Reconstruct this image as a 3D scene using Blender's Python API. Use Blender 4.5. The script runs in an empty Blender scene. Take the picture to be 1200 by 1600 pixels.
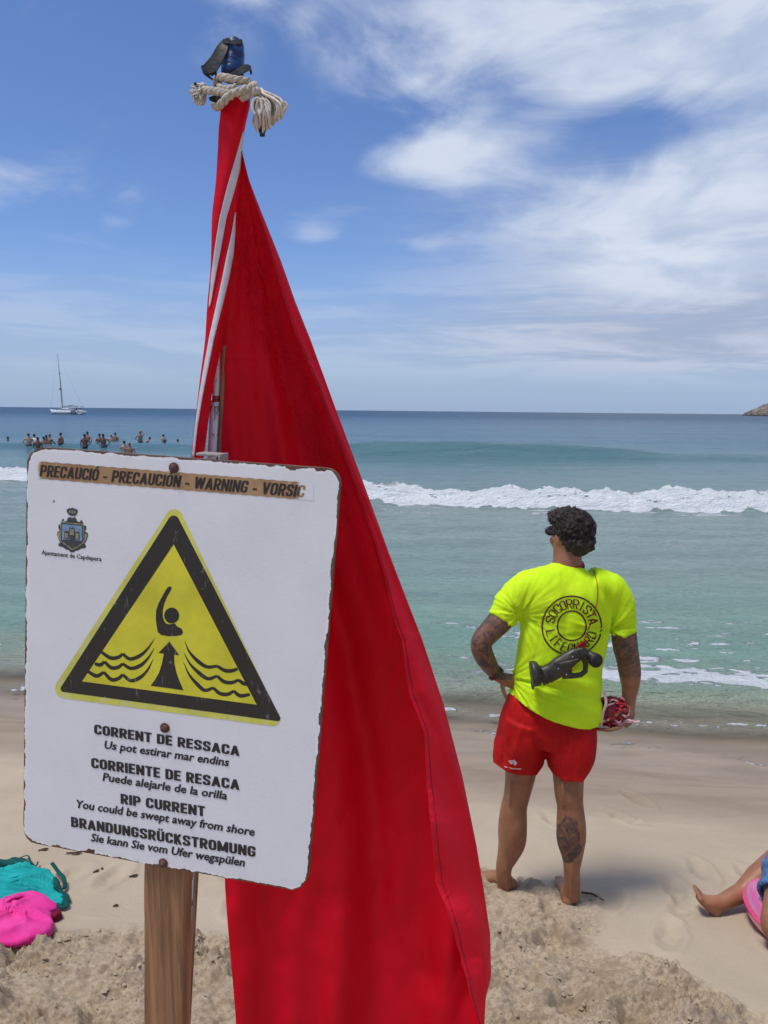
import bpy, bmesh, math, random
import numpy as np
from mathutils import Vector, Matrix
from mathutils.bvhtree import BVHTree
random.seed(7)
SC = bpy.context.scene
C = SC.collection

# ---------------------------------------------------------------- camera
CAM_Z = 2.6
FPX = 1202.0
PITCH = math.atan(158.5 / FPX)
ROLL = math.radians(0.57)
_X = Vector((1, 0, 0)); _U = Vector((0, math.sin(PITCH), math.cos(PITCH)))
CF = Vector((0, math.cos(PITCH), -math.sin(PITCH)))
CR = _X * math.cos(ROLL) + _U * math.sin(ROLL)
CU = _U * math.cos(ROLL) - _X * math.sin(ROLL)
CO = Vector((0, 0, CAM_Z))
camd = bpy.data.cameras.new('camera')
cam = bpy.data.objects.new('camera', camd); C.objects.link(cam)
cam.matrix_world = Matrix(((CR.x, CU.x, -CF.x, CO.x), (CR.y, CU.y, -CF.y, CO.y), (CR.z, CU.z, -CF.z, CO.z), (0, 0, 0, 1)))
camd.sensor_fit = 'VERTICAL'; camd.sensor_height = 24; camd.lens = FPX / 1600 * 24
camd.clip_start = 0.05; camd.clip_end = 20000
SC.camera = cam

# ---------------------------------------------------------------- light
SUN_EL, SUN_AZ = math.radians(71), math.radians(-118)    # azimuth from +Y (seaward), negative = left
sdir = Vector((math.sin(SUN_AZ) * math.cos(SUN_EL), math.cos(SUN_AZ) * math.cos(SUN_EL), math.sin(SUN_EL)))
sl = bpy.data.lights.new('sun', 'SUN'); sl.energy = 2.7; sl.angle = math.radians(14.0); sl.color = (1.0, 0.96, 0.9)
so = bpy.data.objects.new('sun', sl); C.objects.link(so)
so.rotation_euler = (-sdir).to_track_quat('-Z', 'Y').to_euler()
SC.view_settings.view_transform = 'Standard'; SC.view_settings.look = 'None'
SC.view_settings.gamma = 1.0; SC.view_settings.use_curve_mapping = False
SC.view_settings.exposure = 0.10
SC.render.engine = 'CYCLES'
SC.cycles.max_bounces = 8; SC.cycles.transparent_max_bounces = 12
SC.cycles.use_denoising = True

def ray(px, py):
    return (CF + CR * ((px - 600) / FPX) + CU * ((800 - py) / FPX))
def P(px, py, d):              # point at depth d along the lens axis
    return CO + ray(px, py) * d
def PY(px, py, y):             # point on the vertical plane Y = y
    r = ray(px, py); return CO + r * (y / r.y)
def PZ(px, py, z=0.0):
    r = ray(px, py); return CO + r * ((z - CAM_Z) / r.z)
def azel(px, py):
    r = ray(px, py).normalized(); return math.atan2(r.x, r.y), math.asin(r.z)
def proj(v):
    q = v - CO; d = q.dot(CF); return 600 + FPX * q.dot(CR) / d, 800 - FPX * q.dot(CU) / d

# ---------------------------------------------------------------- node helper
class NT:
    def __init__(s, nt): s.nt = nt; s.n = nt.nodes; s.l = nt.links
    def node(s, t, **kw):
        n = s.n.new(t)
        for k, v in kw.items():
            if k.startswith('_'): setattr(n, k[1:], v)
        return n
    def put(s, sock, v):
        if hasattr(v, 'is_output'): s.l.new(v, sock)
        else: sock.default_value = v
    def math(s, op, a, b=None, c=None, clamp=False):
        n = s.n.new('ShaderNodeMath'); n.operation = op; n.use_clamp = clamp
        s.put(n.inputs[0], a)
        if b is not None: s.put(n.inputs[1], b)
        if c is not None: s.put(n.inputs[2], c)
        return n.outputs[0]
    def mix(s, f, a, b, blend='MIX'):
        n = s.n.new('ShaderNodeMix'); n.data_type = 'RGBA'; n.blend_type = blend
        s.put(n.inputs[0], f)
        s.put(n.inputs[6], a if hasattr(a, 'is_output') else tuple(a) + (1,) * (4 - len(a)))
        s.put(n.inputs[7], b if hasattr(b, 'is_output') else tuple(b) + (1,) * (4 - len(b)))
        return n.outputs[2]
    def mr(s, v, a, b, c=0.0, d=1.0, smooth=True):
        n = s.n.new('ShaderNodeMapRange'); n.interpolation_type = 'SMOOTHSTEP' if smooth else 'LINEAR'
        s.put(n.inputs[0], v)
        for i, q in enumerate((a, b, c, d)): s.put(n.inputs[i + 1], q)
        return n.outputs[0]
    def noise(s, vec, scale, detail=4, rough=0.5, dist=0.0, out=0, typ=None):
        n = s.n.new('ShaderNodeTexNoise')
        if typ: n.noise_type = typ
        if vec is not None: s.l.new(vec, n.inputs['Vector'])
        n.inputs['Scale'].default_value = scale; n.inputs['Detail'].default_value = detail
        n.inputs['Roughness'].default_value = rough; n.inputs['Distortion'].default_value = dist
        return n.outputs[out]
    def map(s, vec, scale=(1, 1, 1), rot=(0, 0, 0), loc=(0, 0, 0)):
        n = s.n.new('ShaderNodeMapping'); s.l.new(vec, n.inputs[0])
        n.inputs['Location'].default_value = loc; n.inputs['Rotation'].default_value = rot; n.inputs['Scale'].default_value = scale
        return n.outputs[0]
    def obj(s): return s.n.new('ShaderNodeTexCoord').outputs['Object']
    def attr(s, name, out='Fac'):
        n = s.n.new('ShaderNodeAttribute'); n.attribute_name = name; return n.outputs[out]
    def bump(s, h, strength=0.5, dist=0.01, normal=None):
        n = s.n.new('ShaderNodeBump'); s.put(n.inputs['Height'], h)
        n.inputs['Strength'].default_value = strength; n.inputs['Distance'].default_value = dist
        if normal is not None: s.l.new(normal, n.inputs['Normal'])
        return n.outputs[0]

# ---------------------------------------------------------------- sky
w = bpy.data.worlds.new('World'); SC.world = w; w.use_nodes = True
N = NT(w.node_tree); N.n.clear()
sky = N.node('ShaderNodeTexSky'); sky.sky_type = 'NISHITA'; sky.sun_disc = False
sky.sun_elevation = SUN_EL; sky.sun_rotation = SUN_AZ; sky.altitude = 0; sky.air_density = 1.0; sky.dust_density = 0.35; sky.ozone_density = 2.6
tc = N.node('ShaderNodeTexCoord').outputs['Generated']
sx = N.node('ShaderNodeSeparateXYZ'); N.l.new(tc, sx.inputs[0])
az = N.math('ARCTAN2', sx.outputs[0], sx.outputs[1]); el = N.math('ARCSINE', sx.outputs[2])
cb = N.node('ShaderNodeCombineXYZ'); N.l.new(az, cb.inputs[0]); N.l.new(el, cb.inputs[1])
ae = cb.outputs[0]
wisp = N.noise(N.map(ae, (1.0, 2.1, 1), (0, 0, math.radians(-16))), 5.5, 9, 0.58, 0.55)
big = N.noise(N.map(ae, (1.0, 1.7, 1), (0, 0, math.radians(-14)), (3.1, 0.7, 0)), 2.6, 3, 0.5, 0.3)
streak = N.noise(N.map(ae, (0.8, 6.5, 1), (0, 0, math.radians(-4)), (1.3, 2.2, 0)), 5.0, 6, 0.6, 0.5)
BLOBS = [  # px, py, half width, half height (photo scale), tilt, strength
    (870, 20, 380, 95, -3, 1.0), (1140, 75, 210, 95, -14, .95), (900, 150, 150, 36, 20, .62), (1190, 320, 230, 80, 14, .95), (1010, 205, 70, 26, 10, -.35),
    (980, 290, 170, 34, 16, .62), (665, 248, 100, 26, 8, .70), (790, 285, 90, 22, -6, .38), (1080, 430, 290, 60, 5, .72), (940, 350, 150, 34, 8, .4), (740, 185, 55, 14, 25, .34), (700, 290, 60, 14, 10, .2),
    (495, 366, 50, 25, 0, .72), (662, 381, 50, 15, 0, .55), (105, 272, 75, 38, -12, .40), (5, 276, 45, 22, -10, .42),
    (184, 348, 24, 10, 0, .38), (650, 132, 26, 12, 0, .36), (215, 295, 30, 18, 0, .2), (365, -5, 70, 12, 0, .4), (480, 22, 35, 20, 30, .4)]
dens = None
for (px, py, a, b, t, s_) in BLOBS:
    u0, v0 = azel(px, py); a /= 1150.; b /= 1150.; t = math.radians(t)
    du = N.math('SUBTRACT', az, u0); dv = N.math('SUBTRACT', el, v0)
    x = N.math('ADD', N.math('MULTIPLY', du, math.cos(t) / a), N.math('MULTIPLY', dv, math.sin(t) / a))
    y = N.math('ADD', N.math('MULTIPLY', du, -math.sin(t) / b), N.math('MULTIPLY', dv, math.cos(t) / b))
    g = N.math('MULTIPLY', N.math('EXPONENT', N.math('MULTIPLY', N.math('ADD', N.math('MULTIPLY', x, x), N.math('MULTIPLY', y, y)), -1.0)), s_)
    dens = g if dens is None else N.math('ADD', dens, g)
dens = N.math('MINIMUM', dens, 1.25)
# overhead and round the rest of the sky the same broken cloud goes on
overhead = N.mr(el, 0.42, 0.75, 0, 0.75)
dens = N.math('MAXIMUM', dens, overhead)
wn = N.math('MULTIPLY', N.math('SUBTRACT', wisp, 0.5), 2.1)
bn = N.math('MULTIPLY', N.math('SUBTRACT', big, 0.5), 0.8)
tot = N.math('ADD', N.math('ADD', dens, wn), bn)
mask = N.math('MULTIPLY', N.mr(tot, 0.14, 1.25, 0, 0.88), N.mr(el, 0.04, 0.13))
# thin veil low over the sea, stronger to the right
veil_e = N.math('MULTIPLY', N.mr(el, 0.02, 0.075), N.mr(el, 0.10, 0.20, 1, 0))
veil_r = N.math('MULTIPLY', N.mr(az, -0.1, 0.42), N.math('MULTIPLY', N.mr(el, 0.02, 0.09), N.mr(el, 0.2, 0.34, 1, 0)))
veil = N.math('MULTIPLY', N.math('ADD', N.math('MULTIPLY', veil_e, 0.45), N.math('MULTIPLY', veil_r, 1.15)), N.mr(streak, 0.28, 0.68, 0.5, 1.0), clamp=True)
shade = N.noise(N.map(ae, (1.0, 2.6, 1), (0, 0, math.radians(-12)), (7.7, 3.2, 0)), 6.5, 6, 0.55, 0.4)
thick = N.mr(tot, 0.9, 2.0)
shf = N.math('MULTIPLY', N.mr(shade, 0.38, 0.62), N.math('ADD', 0.55, N.math('MULTIPLY', thick, 0.5)), clamp=True)
skc = N.mix(1.0, sky.outputs[0], (0.80, 0.92, 1.22), 'MULTIPLY')
lowf = N.mr(el, -0.02, 0.16, 1, 0)
skc = N.mix(N.math('MULTIPLY', lowf, 0.85), skc, (2.9, 4.0, 6.1))
cl = N.mix(shf, (6.6, 7.2, 8.3), (3.5, 4.5, 6.4))
skc = N.mix(veil, skc, N.mix(N.mr(streak, .42, .6), (3.5, 4.2, 5.8), (4.9, 5.5, 6.9)))
skc = N.mix(mask, skc, cl)
bg = N.node('ShaderNodeBackground'); N.l.new(skc, bg.inputs[0]); bg.inputs[1].default_value = 0.10
wo = N.node('ShaderNodeOutputWorld'); N.l.new(bg.outputs[0], wo.inputs[0])

# ---------------------------------------------------------------- numpy noise
_rng = np.random.RandomState(3)
_perm = np.concatenate([_rng.permutation(256)] * 3)
_grad = _rng.normal(size=(256, 3)); _grad /= np.linalg.norm(_grad, axis=1)[:, None]
def perlin(x, y, z=0.0):
    x = np.asarray(x, float); y = np.asarray(y, float); z = np.zeros_like(x) + z
    xi = np.floor(x).astype(int); yi = np.floor(y).astype(int); zi = np.floor(z).astype(int)
    xf, yf, zf = x - xi, y - yi, z - zi
    fx, fy, fz = [t * t * t * (t * (t * 6 - 15) + 10) for t in (xf, yf, zf)]
    out = 0
    for dx in (0, 1):
        for dy in (0, 1):
            for dz in (0, 1):
                h = _perm[(_perm[(_perm[(xi + dx) & 255] + yi + dy) & 255] + zi + dz) & 255]
                g = _grad[h]
                d = g[..., 0] * (xf - dx) + g[..., 1] * (yf - dy) + g[..., 2] * (zf - dz)
                out = out + d * (fx if dx else 1 - fx) * (fy if dy else 1 - fy) * (fz if dz else 1 - fz)
    return out
def fbm(x, y, z=0.0, o=4, r=0.5):
    s = 0; a = 1; f = 1
    for i in range(o): s = s + a * perlin(x * f + 17.3 * i, y * f - 9.1 * i, np.asarray(z) * f + 3.7 * i); a *= r; f *= 2.03
    return s
def ss(x, a, b):
    t = np.clip((x - a) / (b - a), 0, 1); return t * t * (3 - 2 * t)

# ---------------------------------------------------------------- stroke lettering (unit cap height)
def _rp(pts, r, closed=False):
    out = []; m = len(pts)
    for i, p in enumerate(pts):
        p = np.array(p[:2], float)
        if not closed and i in (0, m - 1): out.append(p); continue
        a = np.array(pts[i - 1][:2], float); c = np.array(pts[(i + 1) % m][:2], float); rr = pts[i][2] if len(pts[i]) > 2 else r
        la, lc = np.linalg.norm(a - p), np.linalg.norm(c - p); rr = min(rr, la * .5, lc * .5)
        if rr < 1e-3: out.append(p); continue
        p0 = p + (a - p) / la * rr; p1 = p + (c - p) / lc * rr
        for k in range(7): t = k / 6; q = (1 - t) ** 2 * p0 + 2 * t * (1 - t) * p + t * t * p1; out.append(q * .82 + .18 * (p + (p0 + p1 - 2 * p) * .22) if 0 < k < 6 else q)
    if closed: out.append(out[0])
    return out
def glyph(ch, tv, th, w=.60):
    """-> advance width, list of (polyline, round corners joined)"""
    base = {'Ó': 'O', 'Ü': 'U'}.get(ch, ch)
    w = {'I': tv, 'M': w * 1.36, 'W': w * 1.5, 'A': w * 1.12, 'V': w * 1.08, ' ': .28, '-': .34, 'T': w * .95, 'E': w * .86, 'F': w * .84, 'L': w * .84, 'N': w * 1.06}.get(base, w)
    L, R, B, T_, M = tv / 2, w - tv / 2, th / 2, 1 - th / 2, w / 2; q = .22
    g = {
     'O': [_rp([(L, B), (L, T_), (R, T_), (R, B)], q, True)], 'C': [_rp([(R, .64), (R, T_), (L, T_), (L, B), (R, B), (R, .36)], q)],
     'G': [_rp([(R, .66), (R, T_), (L, T_), (L, B), (R, B), (R, .46, 0), (M, .46)], q)], 'S': [_rp([(R, .68), (R, T_), (L, T_), (L, .56), (R, .44), (R, B), (L, B), (L, .32)], q)],
     'D': [[(L, 0), (L, 1)], _rp([(L, T_), (R, T_), (R, B), (L, B)], .24)], 'U': [_rp([(L, 1), (L, B), (R, B), (R, 1)], q)],
     'P': [[(L, 0), (L, 1)], _rp([(L, T_), (R, T_), (R, .44), (L, .44)], .2)], 'R': [[(L, 0), (L, 1)], _rp([(L, T_), (R, T_), (R, .47), (L, .47)], .2), [(M * 1.02, .47), (R + tv * .1, 0)]],
     'B': [[(L, 0), (L, 1)], _rp([(L, T_), (R - .02, T_), (R - .02, .52), (L, .52)], .18), _rp([(L, .52), (R, .52), (R, B), (L, B)], .2)],
     'E': [[(L, 0), (L, 1)], [(L, T_), (w, T_)], [(L, .51), (w * .93, .51)], [(L, B), (w, B)]], 'F': [[(L, 0), (L, 1)], [(L, T_), (w, T_)], [(L, .49), (w * .9, .49)]], 'L': [[(L, 0), (L, 1)], [(L, B), (w, B)]],
     'I': [[(L, 0), (L, 1)]], 'T': [[(M, 0), (M, T_)], [(0, T_), (w, T_)]], 'N': [[(L, 0), (L, 1)], [(R, 0), (R, 1)], [(L, .97), (R, .03)]],
     'M': [[(L, 0), (L, 1)], [(R, 0), (R, 1)], [(L, .97), (M, .08)], [(M, .08), (R, .97)]], 'A': [[(L * .9, 0), (M, .97)], [(M, .97), (w - L * .9, 0)], [(w * .24, .27), (w * .76, .27)]],
     'V': [[(L * .9, 1), (M, .03)], [(M, .03), (w - L * .9, 1)]], 'W': [[(L * .9, 1), (w * .28, .03)], [(w * .28, .03), (M, .95)], [(M, .95), (w * .72, .03)], [(w * .72, .03), (w - L * .9, 1)]],
     'K': [[(L, 0), (L, 1)], [(L, .36), (R, 1)], [(M * .95, .56), (R + tv * .05, 0)]], '-': [[(0, .36), (w, .36)]], ' ': []}[base]
    if ch == 'Ó': g = g + [[(M - .02, 1.06), (M + .14, 1.24)]]
    if ch == 'Ü': g = g + [[(M - .17, 1.16), (M - .17 + .14, 1.16)], [(M + .03, 1.16), (M + .17, 1.16)]]
    return w, g
def stroke_text(txt, tv=.235, th=.175, gap=.065, w=.61, seg=None):
    V = []; F = []; x = 0
    for ch in txt:
        adv, g = glyph(ch, tv, th, w)
        for pl in g:
            if seg and len(pl) == 2: dense = [tuple(np.array(pl[0]) + (np.array(pl[1]) - np.array(pl[0])) * q / seg) for q in range(seg + 1)]; slant = True
            else: dense = pl
            two = len(pl) == 2; pl = dense
            k = len(V); m = len(pl)
            for i, p in enumerate(pl):
                a = np.array(pl[max(i - 1, 0)], float); c = np.array(pl[min(i + 1, m - 1)], float)
                if m > 3 and np.allclose(pl[0], pl[-1]) and i in (0, m - 1): a = np.array(pl[m - 2]); c = np.array(pl[1])
                t = (c - a) / max(1e-6, np.linalg.norm(c - a)); n = np.array([-t[1], t[0]]); n = np.array([n[0] * tv / 2, n[1] * th / 2])
                if two and abs(t[0]) > .05 and abs(t[1]) > .05:      # slanting strokes end level with the line
                    n = np.array([tv / 2 * 1.02 * (-1 if t[1] > 0 else 1), 0])
                V += [(x + p[0] + n[0], p[1] + n[1]), (x + p[0] - n[0], p[1] - n[1])]
            F += [(k + 2 * i, k + 2 * i + 1, k + 2 * i + 3, k + 2 * i + 2) for i in range(m - 1)]
        x += adv + gap
    return V, F, x - gap

# ---------------------------------------------------------------- object helpers
def tag(o, label=None, cat=None, group=None, kind=None):
    if label: o['label'] = label
    if cat: o['category'] = cat
    if group: o['group'] = group
    if kind: o['kind'] = kind
    return o
def empty(name, loc, label, cat, group=None):
    o = bpy.data.objects.new(name, None); C.objects.link(o); o.location = loc; o.empty_display_size = .05
    return tag(o, label, cat, group)
def mesh(name, V, F, mat, parent=None, smooth=True):
    """V in world coordinates; parented children keep their world place."""
    me = bpy.data.meshes.new(name)
    me.from_pydata([tuple(v) for v in V], [], [tuple(f) for f in F]); me.validate(); me.update()
    return link(name, me, mat, parent, smooth)
def link(name, me, mat, parent=None, smooth=True):
    o = bpy.data.objects.new(name, me); C.objects.link(o)
    if mat:
        if len(me.materials): me.materials[0] = mat
        else: me.materials.append(mat)
    me.polygons.foreach_set('use_smooth', [bool(smooth)] * len(me.polygons))
    if parent:
        o.parent = parent
        if parent.type == 'EMPTY': o.matrix_parent_inverse = Matrix.Translation(parent.location).inverted()
    return o
def gridmesh(name, X, Y, Z, mat, parent=None, attrs=None, smooth=True, wrap=False):
    r, c = X.shape
    me = bpy.data.meshes.new(name)
    co = np.stack([X, Y, Z], -1).reshape(-1, 3).astype(np.float32)
    i = np.arange(r * c).reshape(r, c)
    if wrap: i = np.concatenate([i, i[:, :1]], 1)
    q = np.stack([i[:-1, :-1], i[:-1, 1:], i[1:, 1:], i[1:, :-1]], -1).reshape(-1, 4)
    me.vertices.add(len(co)); me.vertices.foreach_set('co', co.ravel())
    me.loops.add(q.size); me.loops.foreach_set('vertex_index', q.ravel().astype(np.int32))
    me.polygons.add(len(q)); me.polygons.foreach_set('loop_start', (np.arange(len(q)) * 4).astype(np.int32))
    me.polygons.foreach_set('loop_total', np.full(len(q), 4, np.int32))
    me.update(calc_edges=True)
    for k, v in (attrs or {}).items():
        a = me.attributes.new(k, 'FLOAT', 'POINT'); a.data.foreach_set('value', np.asarray(v, np.float32).ravel())
    return link(name, me, mat, parent, smooth)
def setattr_v(me, k, v):
    a = me.attributes.new(k, 'FLOAT', 'POINT'); a.data.foreach_set('value', np.asarray(v, np.float32).ravel())
def coords(me):
    co = np.empty(len(me.vertices) * 3, np.float32); me.vertices.foreach_get('co', co); return co.reshape(-1, 3).astype(float)
def setcoords(me, co): me.vertices.foreach_set('co', co.astype(np.float32).ravel()); me.update()
def normals(me):
    n = np.empty(len(me.vertices) * 3, np.float32); me.vertex_normals.foreach_get('vector', n); return n.reshape(-1, 3).astype(float)

class MB:
    """collects shapes, builds ONE mesh"""
    def __init__(s): s.V = []; s.F = []
    def add(s, V, F):
        b = len(s.V); s.V += [Vector(v) for v in V]; s.F += [tuple(i + b for i in f) for f in F]; return s
    def tube(s, pts, rad, n=10, ref=None, cap=True, flat=None):
        """rad: number, or (a,b) per point: a across, b along ref"""
        pts = [Vector(p) for p in pts]; k = len(pts)
        rad = [(r, r) if not isinstance(r, (tuple, list)) else r for r in (rad if isinstance(rad, (list, tuple)) and len(rad) == k else [rad] * k)]
        V = []; F = []; prev = None
        for i, p in enumerate(pts):
            t = (pts[min(i + 1, k - 1)] - pts[max(i - 1, 0)]).normalized()
            v = Vector(ref) if ref is not None else (prev if prev is not None else (Vector((0, 1, 0)) if abs(t.y) < .9 else Vector((1, 0, 0))))
            v = v - t * v.dot(t); v.normalize(); u = t.cross(v); prev = v
            for j in range(n):
                a = 2 * math.pi * j / n
                V.append(p + u * (math.cos(a) * rad[i][0]) + v * (math.sin(a) * rad[i][1]))
        for i in range(k - 1):
            for j in range(n):
                j2 = (j + 1) % n; F.append((i * n + j, i * n + j2, (i + 1) * n + j2, (i + 1) * n + j))
        if cap: F.append(tuple(range(n))[::-1]); F.append(tuple((k - 1) * n + j for j in range(n)))
        return s.add(V, F)
    def ball(s, c, r, axes=None, seg=14, rings=9):
        c = Vector(c); r = r if isinstance(r, (tuple, list)) else (r, r, r)
        ax = axes or (Vector((1, 0, 0)), Vector((0, 1, 0)), Vector((0, 0, 1)))
        V = [c + ax[2] * r[2]]; F = []
        for i in range(1, rings):
            ph = math.pi * i / rings
            for j in range(seg):
                th = 2 * math.pi * j / seg
                V.append(c + ax[0] * (r[0] * math.sin(ph) * math.cos(th)) + ax[1] * (r[1] * math.sin(ph) * math.sin(th)) + ax[2] * (r[2] * math.cos(ph)))
        V.append(c - ax[2] * r[2])
        for j in range(seg): F.append((0, 1 + j, 1 + (j + 1) % seg))
        for i in range(rings - 2):
            for j in range(seg):
                a = 1 + i * seg + j; b = 1 + i * seg + (j + 1) % seg; F.append((a, a + seg, b + seg, b))
        l = len(V) - 1; o = 1 + (rings - 2) * seg
        for j in range(seg): F.append((l, o + (j + 1) % seg, o + j))
        return s.add(V, F)
    def box(s, c, d, ax=None):
        c = Vector(c); ax = ax or (Vector((1, 0, 0)), Vector((0, 1, 0)), Vector((0, 0, 1)))
        V = [c + ax[0] * (d[0] * i) + ax[1] * (d[1] * j) + ax[2] * (d[2] * k) for i in (-.5, .5) for j in (-.5, .5) for k in (-.5, .5)]
        return s.add(V, [(0, 1, 3, 2), (4, 6, 7, 5), (0, 4, 5, 1), (2, 3, 7, 6), (0, 2, 6, 4), (1, 5, 7, 3)])
    def prism(s, pts, off):
        """polygon pts extruded by vector off"""
        n = len(pts); V = [Vector(p) for p in pts] + [Vector(p) + Vector(off) for p in pts]
        F = [tuple(range(n))[::-1], tuple(range(n, 2 * n))] + [(i, (i + 1) % n, n + (i + 1) % n, n + i) for i in range(n)]
        return s.add(V, F)
    def build(s, name, mat, parent=None, smooth=True, bevel=0):
        o = mesh(name, s.V, s.F, mat, parent, smooth)
        if bevel:
            m = o.modifiers.new('bevel', 'BEVEL'); m.width = bevel; m.segments = 2; m.limit_method = 'ANGLE'
        return o
    def remesh(s, voxel, smooth=6, fac=.5):
        me = bpy.data.meshes.new('tmp'); me.from_pydata(s.V, [], s.F); me.update()
        bm = bmesh.new(); bm.from_mesh(me); bmesh.ops.recalc_face_normals(bm, faces=bm.faces); bm.to_mesh(me); bm.free()
        o = bpy.data.objects.new('tmp', me); C.objects.link(o)
        m = o.modifiers.new('r', 'REMESH'); m.mode = 'VOXEL'; m.voxel_size = voxel; m.use_smooth_shade = True
        if smooth:
            m2 = o.modifiers.new('s', 'SMOOTH'); m2.iterations = smooth; m2.factor = fac
        dg = bpy.context.evaluated_depsgraph_get()
        out = bpy.data.meshes.new_from_object(o.evaluated_get(dg))
        bpy.data.objects.remove(o); bpy.data.meshes.remove(me)
        return out
def spl(pts, n):
    """Catmull-Rom through tuples"""
    P_ = [np.array(p, float) for p in pts]; P_ = [2 * P_[0] - P_[1]] + P_ + [2 * P_[-1] - P_[-2]]
    out = []; m = len(P_) - 3
    for i in range(n):
        t = i / (n - 1) * m; k = min(int(t), m - 1); f = t - k
        a, b, c, d = P_[k:k + 4]
        out.append(0.5 * ((2 * b) + (c - a) * f + (2 * a - 5 * b + 4 * c - d) * f * f + (3 * b - a - 3 * c + d) * f ** 3))
    return out
def lerp_tab(tab, y):
    ys = [t[0] for t in tab]; return np.interp(y, ys, [t[1] for t in tab])

def mat(name, col=(.5, .5, .5), rough=.6, **kw):
    m = bpy.data.materials.new(name); m.use_nodes = True
    N = NT(m.node_tree); b = N.n['Principled BSDF']
    b.inputs['Base Color'].default_value = tuple(col) + (1,); b.inputs['Roughness'].default_value = rough
    for k, v in kw.items(): b.inputs[k.replace('_', ' ')].default_value = v
    return m, N, b
def simple(name, col, rough=.6, var=.25, scale=30, bump=.15, bd=.002, **kw):
    m, N, b = mat(name, col, rough, **kw)
    f = N.noise(N.obj(), scale, 5, .6)
    N.l.new(N.mix(N.mr(f, .3, .7), tuple(c * (1 - var) for c in col), tuple(min(1, c * (1 + var)) for c in col)), b.inputs['Base Color'])
    if bump: N.l.new(N.bump(N.noise(N.obj(), scale * 3, 4, .6), bump, bd), b.inputs['Normal'])
    return m

# ================================================================ BEACH
_S = [(-60, 3.2), (-8, 1.9), (0, 1.05), (1.2, .86), (2.2, .63), (3.1, .425), (3.6, .35), (4.6, .20), (5.2, .105), (6.02, 0.0), (7.0, -.09), (9, -.3), (14, -.9), (40, -1.3), (70, -1.8), (200, -8), (2000, -40), (9000, -60)]
def base_z(x, y):
    s = y + .175 * np.clip(x, -8, 8)
    z = np.interp(s, [a for a, b in _S], [b for a, b in _S])
    k = .25
    return (z + np.interp(s - k, [a for a, b in _S], [b for a, b in _S]) + np.interp(s + k, [a for a, b in _S], [b for a, b in _S])) / 3
def rough_mask(x, y):
    """where the sand is kicked up"""
    e = fbm(x * 1.6, y * 1.6, 5.1, 3) * .30
    edge = np.interp(x, [-4, -1.6, -1.05, -.6, 0, .35, .75, 1.0, 1.35, 2.0, 3], [2.9, 2.80, 2.86, 2.75, 2.75, 3.05, 3.1, 2.72, 2.52, 2.62, 2.6])
    m = ss(edge + e - y, -.06, .12)
    for (cx, cy, rx, ry) in ((.50, 3.38, .30, .16), (.86, 3.30, .17, .10), (.62, 3.1, .35, .25)):
        r = ((x - cx) / rx) ** 2 + ((y - cy) / ry) ** 2
        m = np.maximum(m, ss(1.15 + e - r, 0, .5) * .8)
    return m
FEET = None
_fr = np.random.RandomState(77)
PRINTS = [(1.22, 2.98, .4), (.22, 3.95, -.2), (-1.25, 3.35, .2), (1.62, 3.62, .1), (-.62, 3.12, .0), (1.02, 4.25, -.3), (1.38, 3.25, .5), (.05, 3.5, .1), (2.1, 3.3, -.4), (-1.9, 3.0, .1), (-.9, 3.6, -.3)] + [(a, b_, c) for a, b_, c in zip(_fr.uniform(-2.4, 3, 22), _fr.uniform(2.7, 4.7, 22), _fr.uniform(-.9, .9, 22)) if not (.2 < a < 1.05 and b_ < 3.9)]
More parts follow.
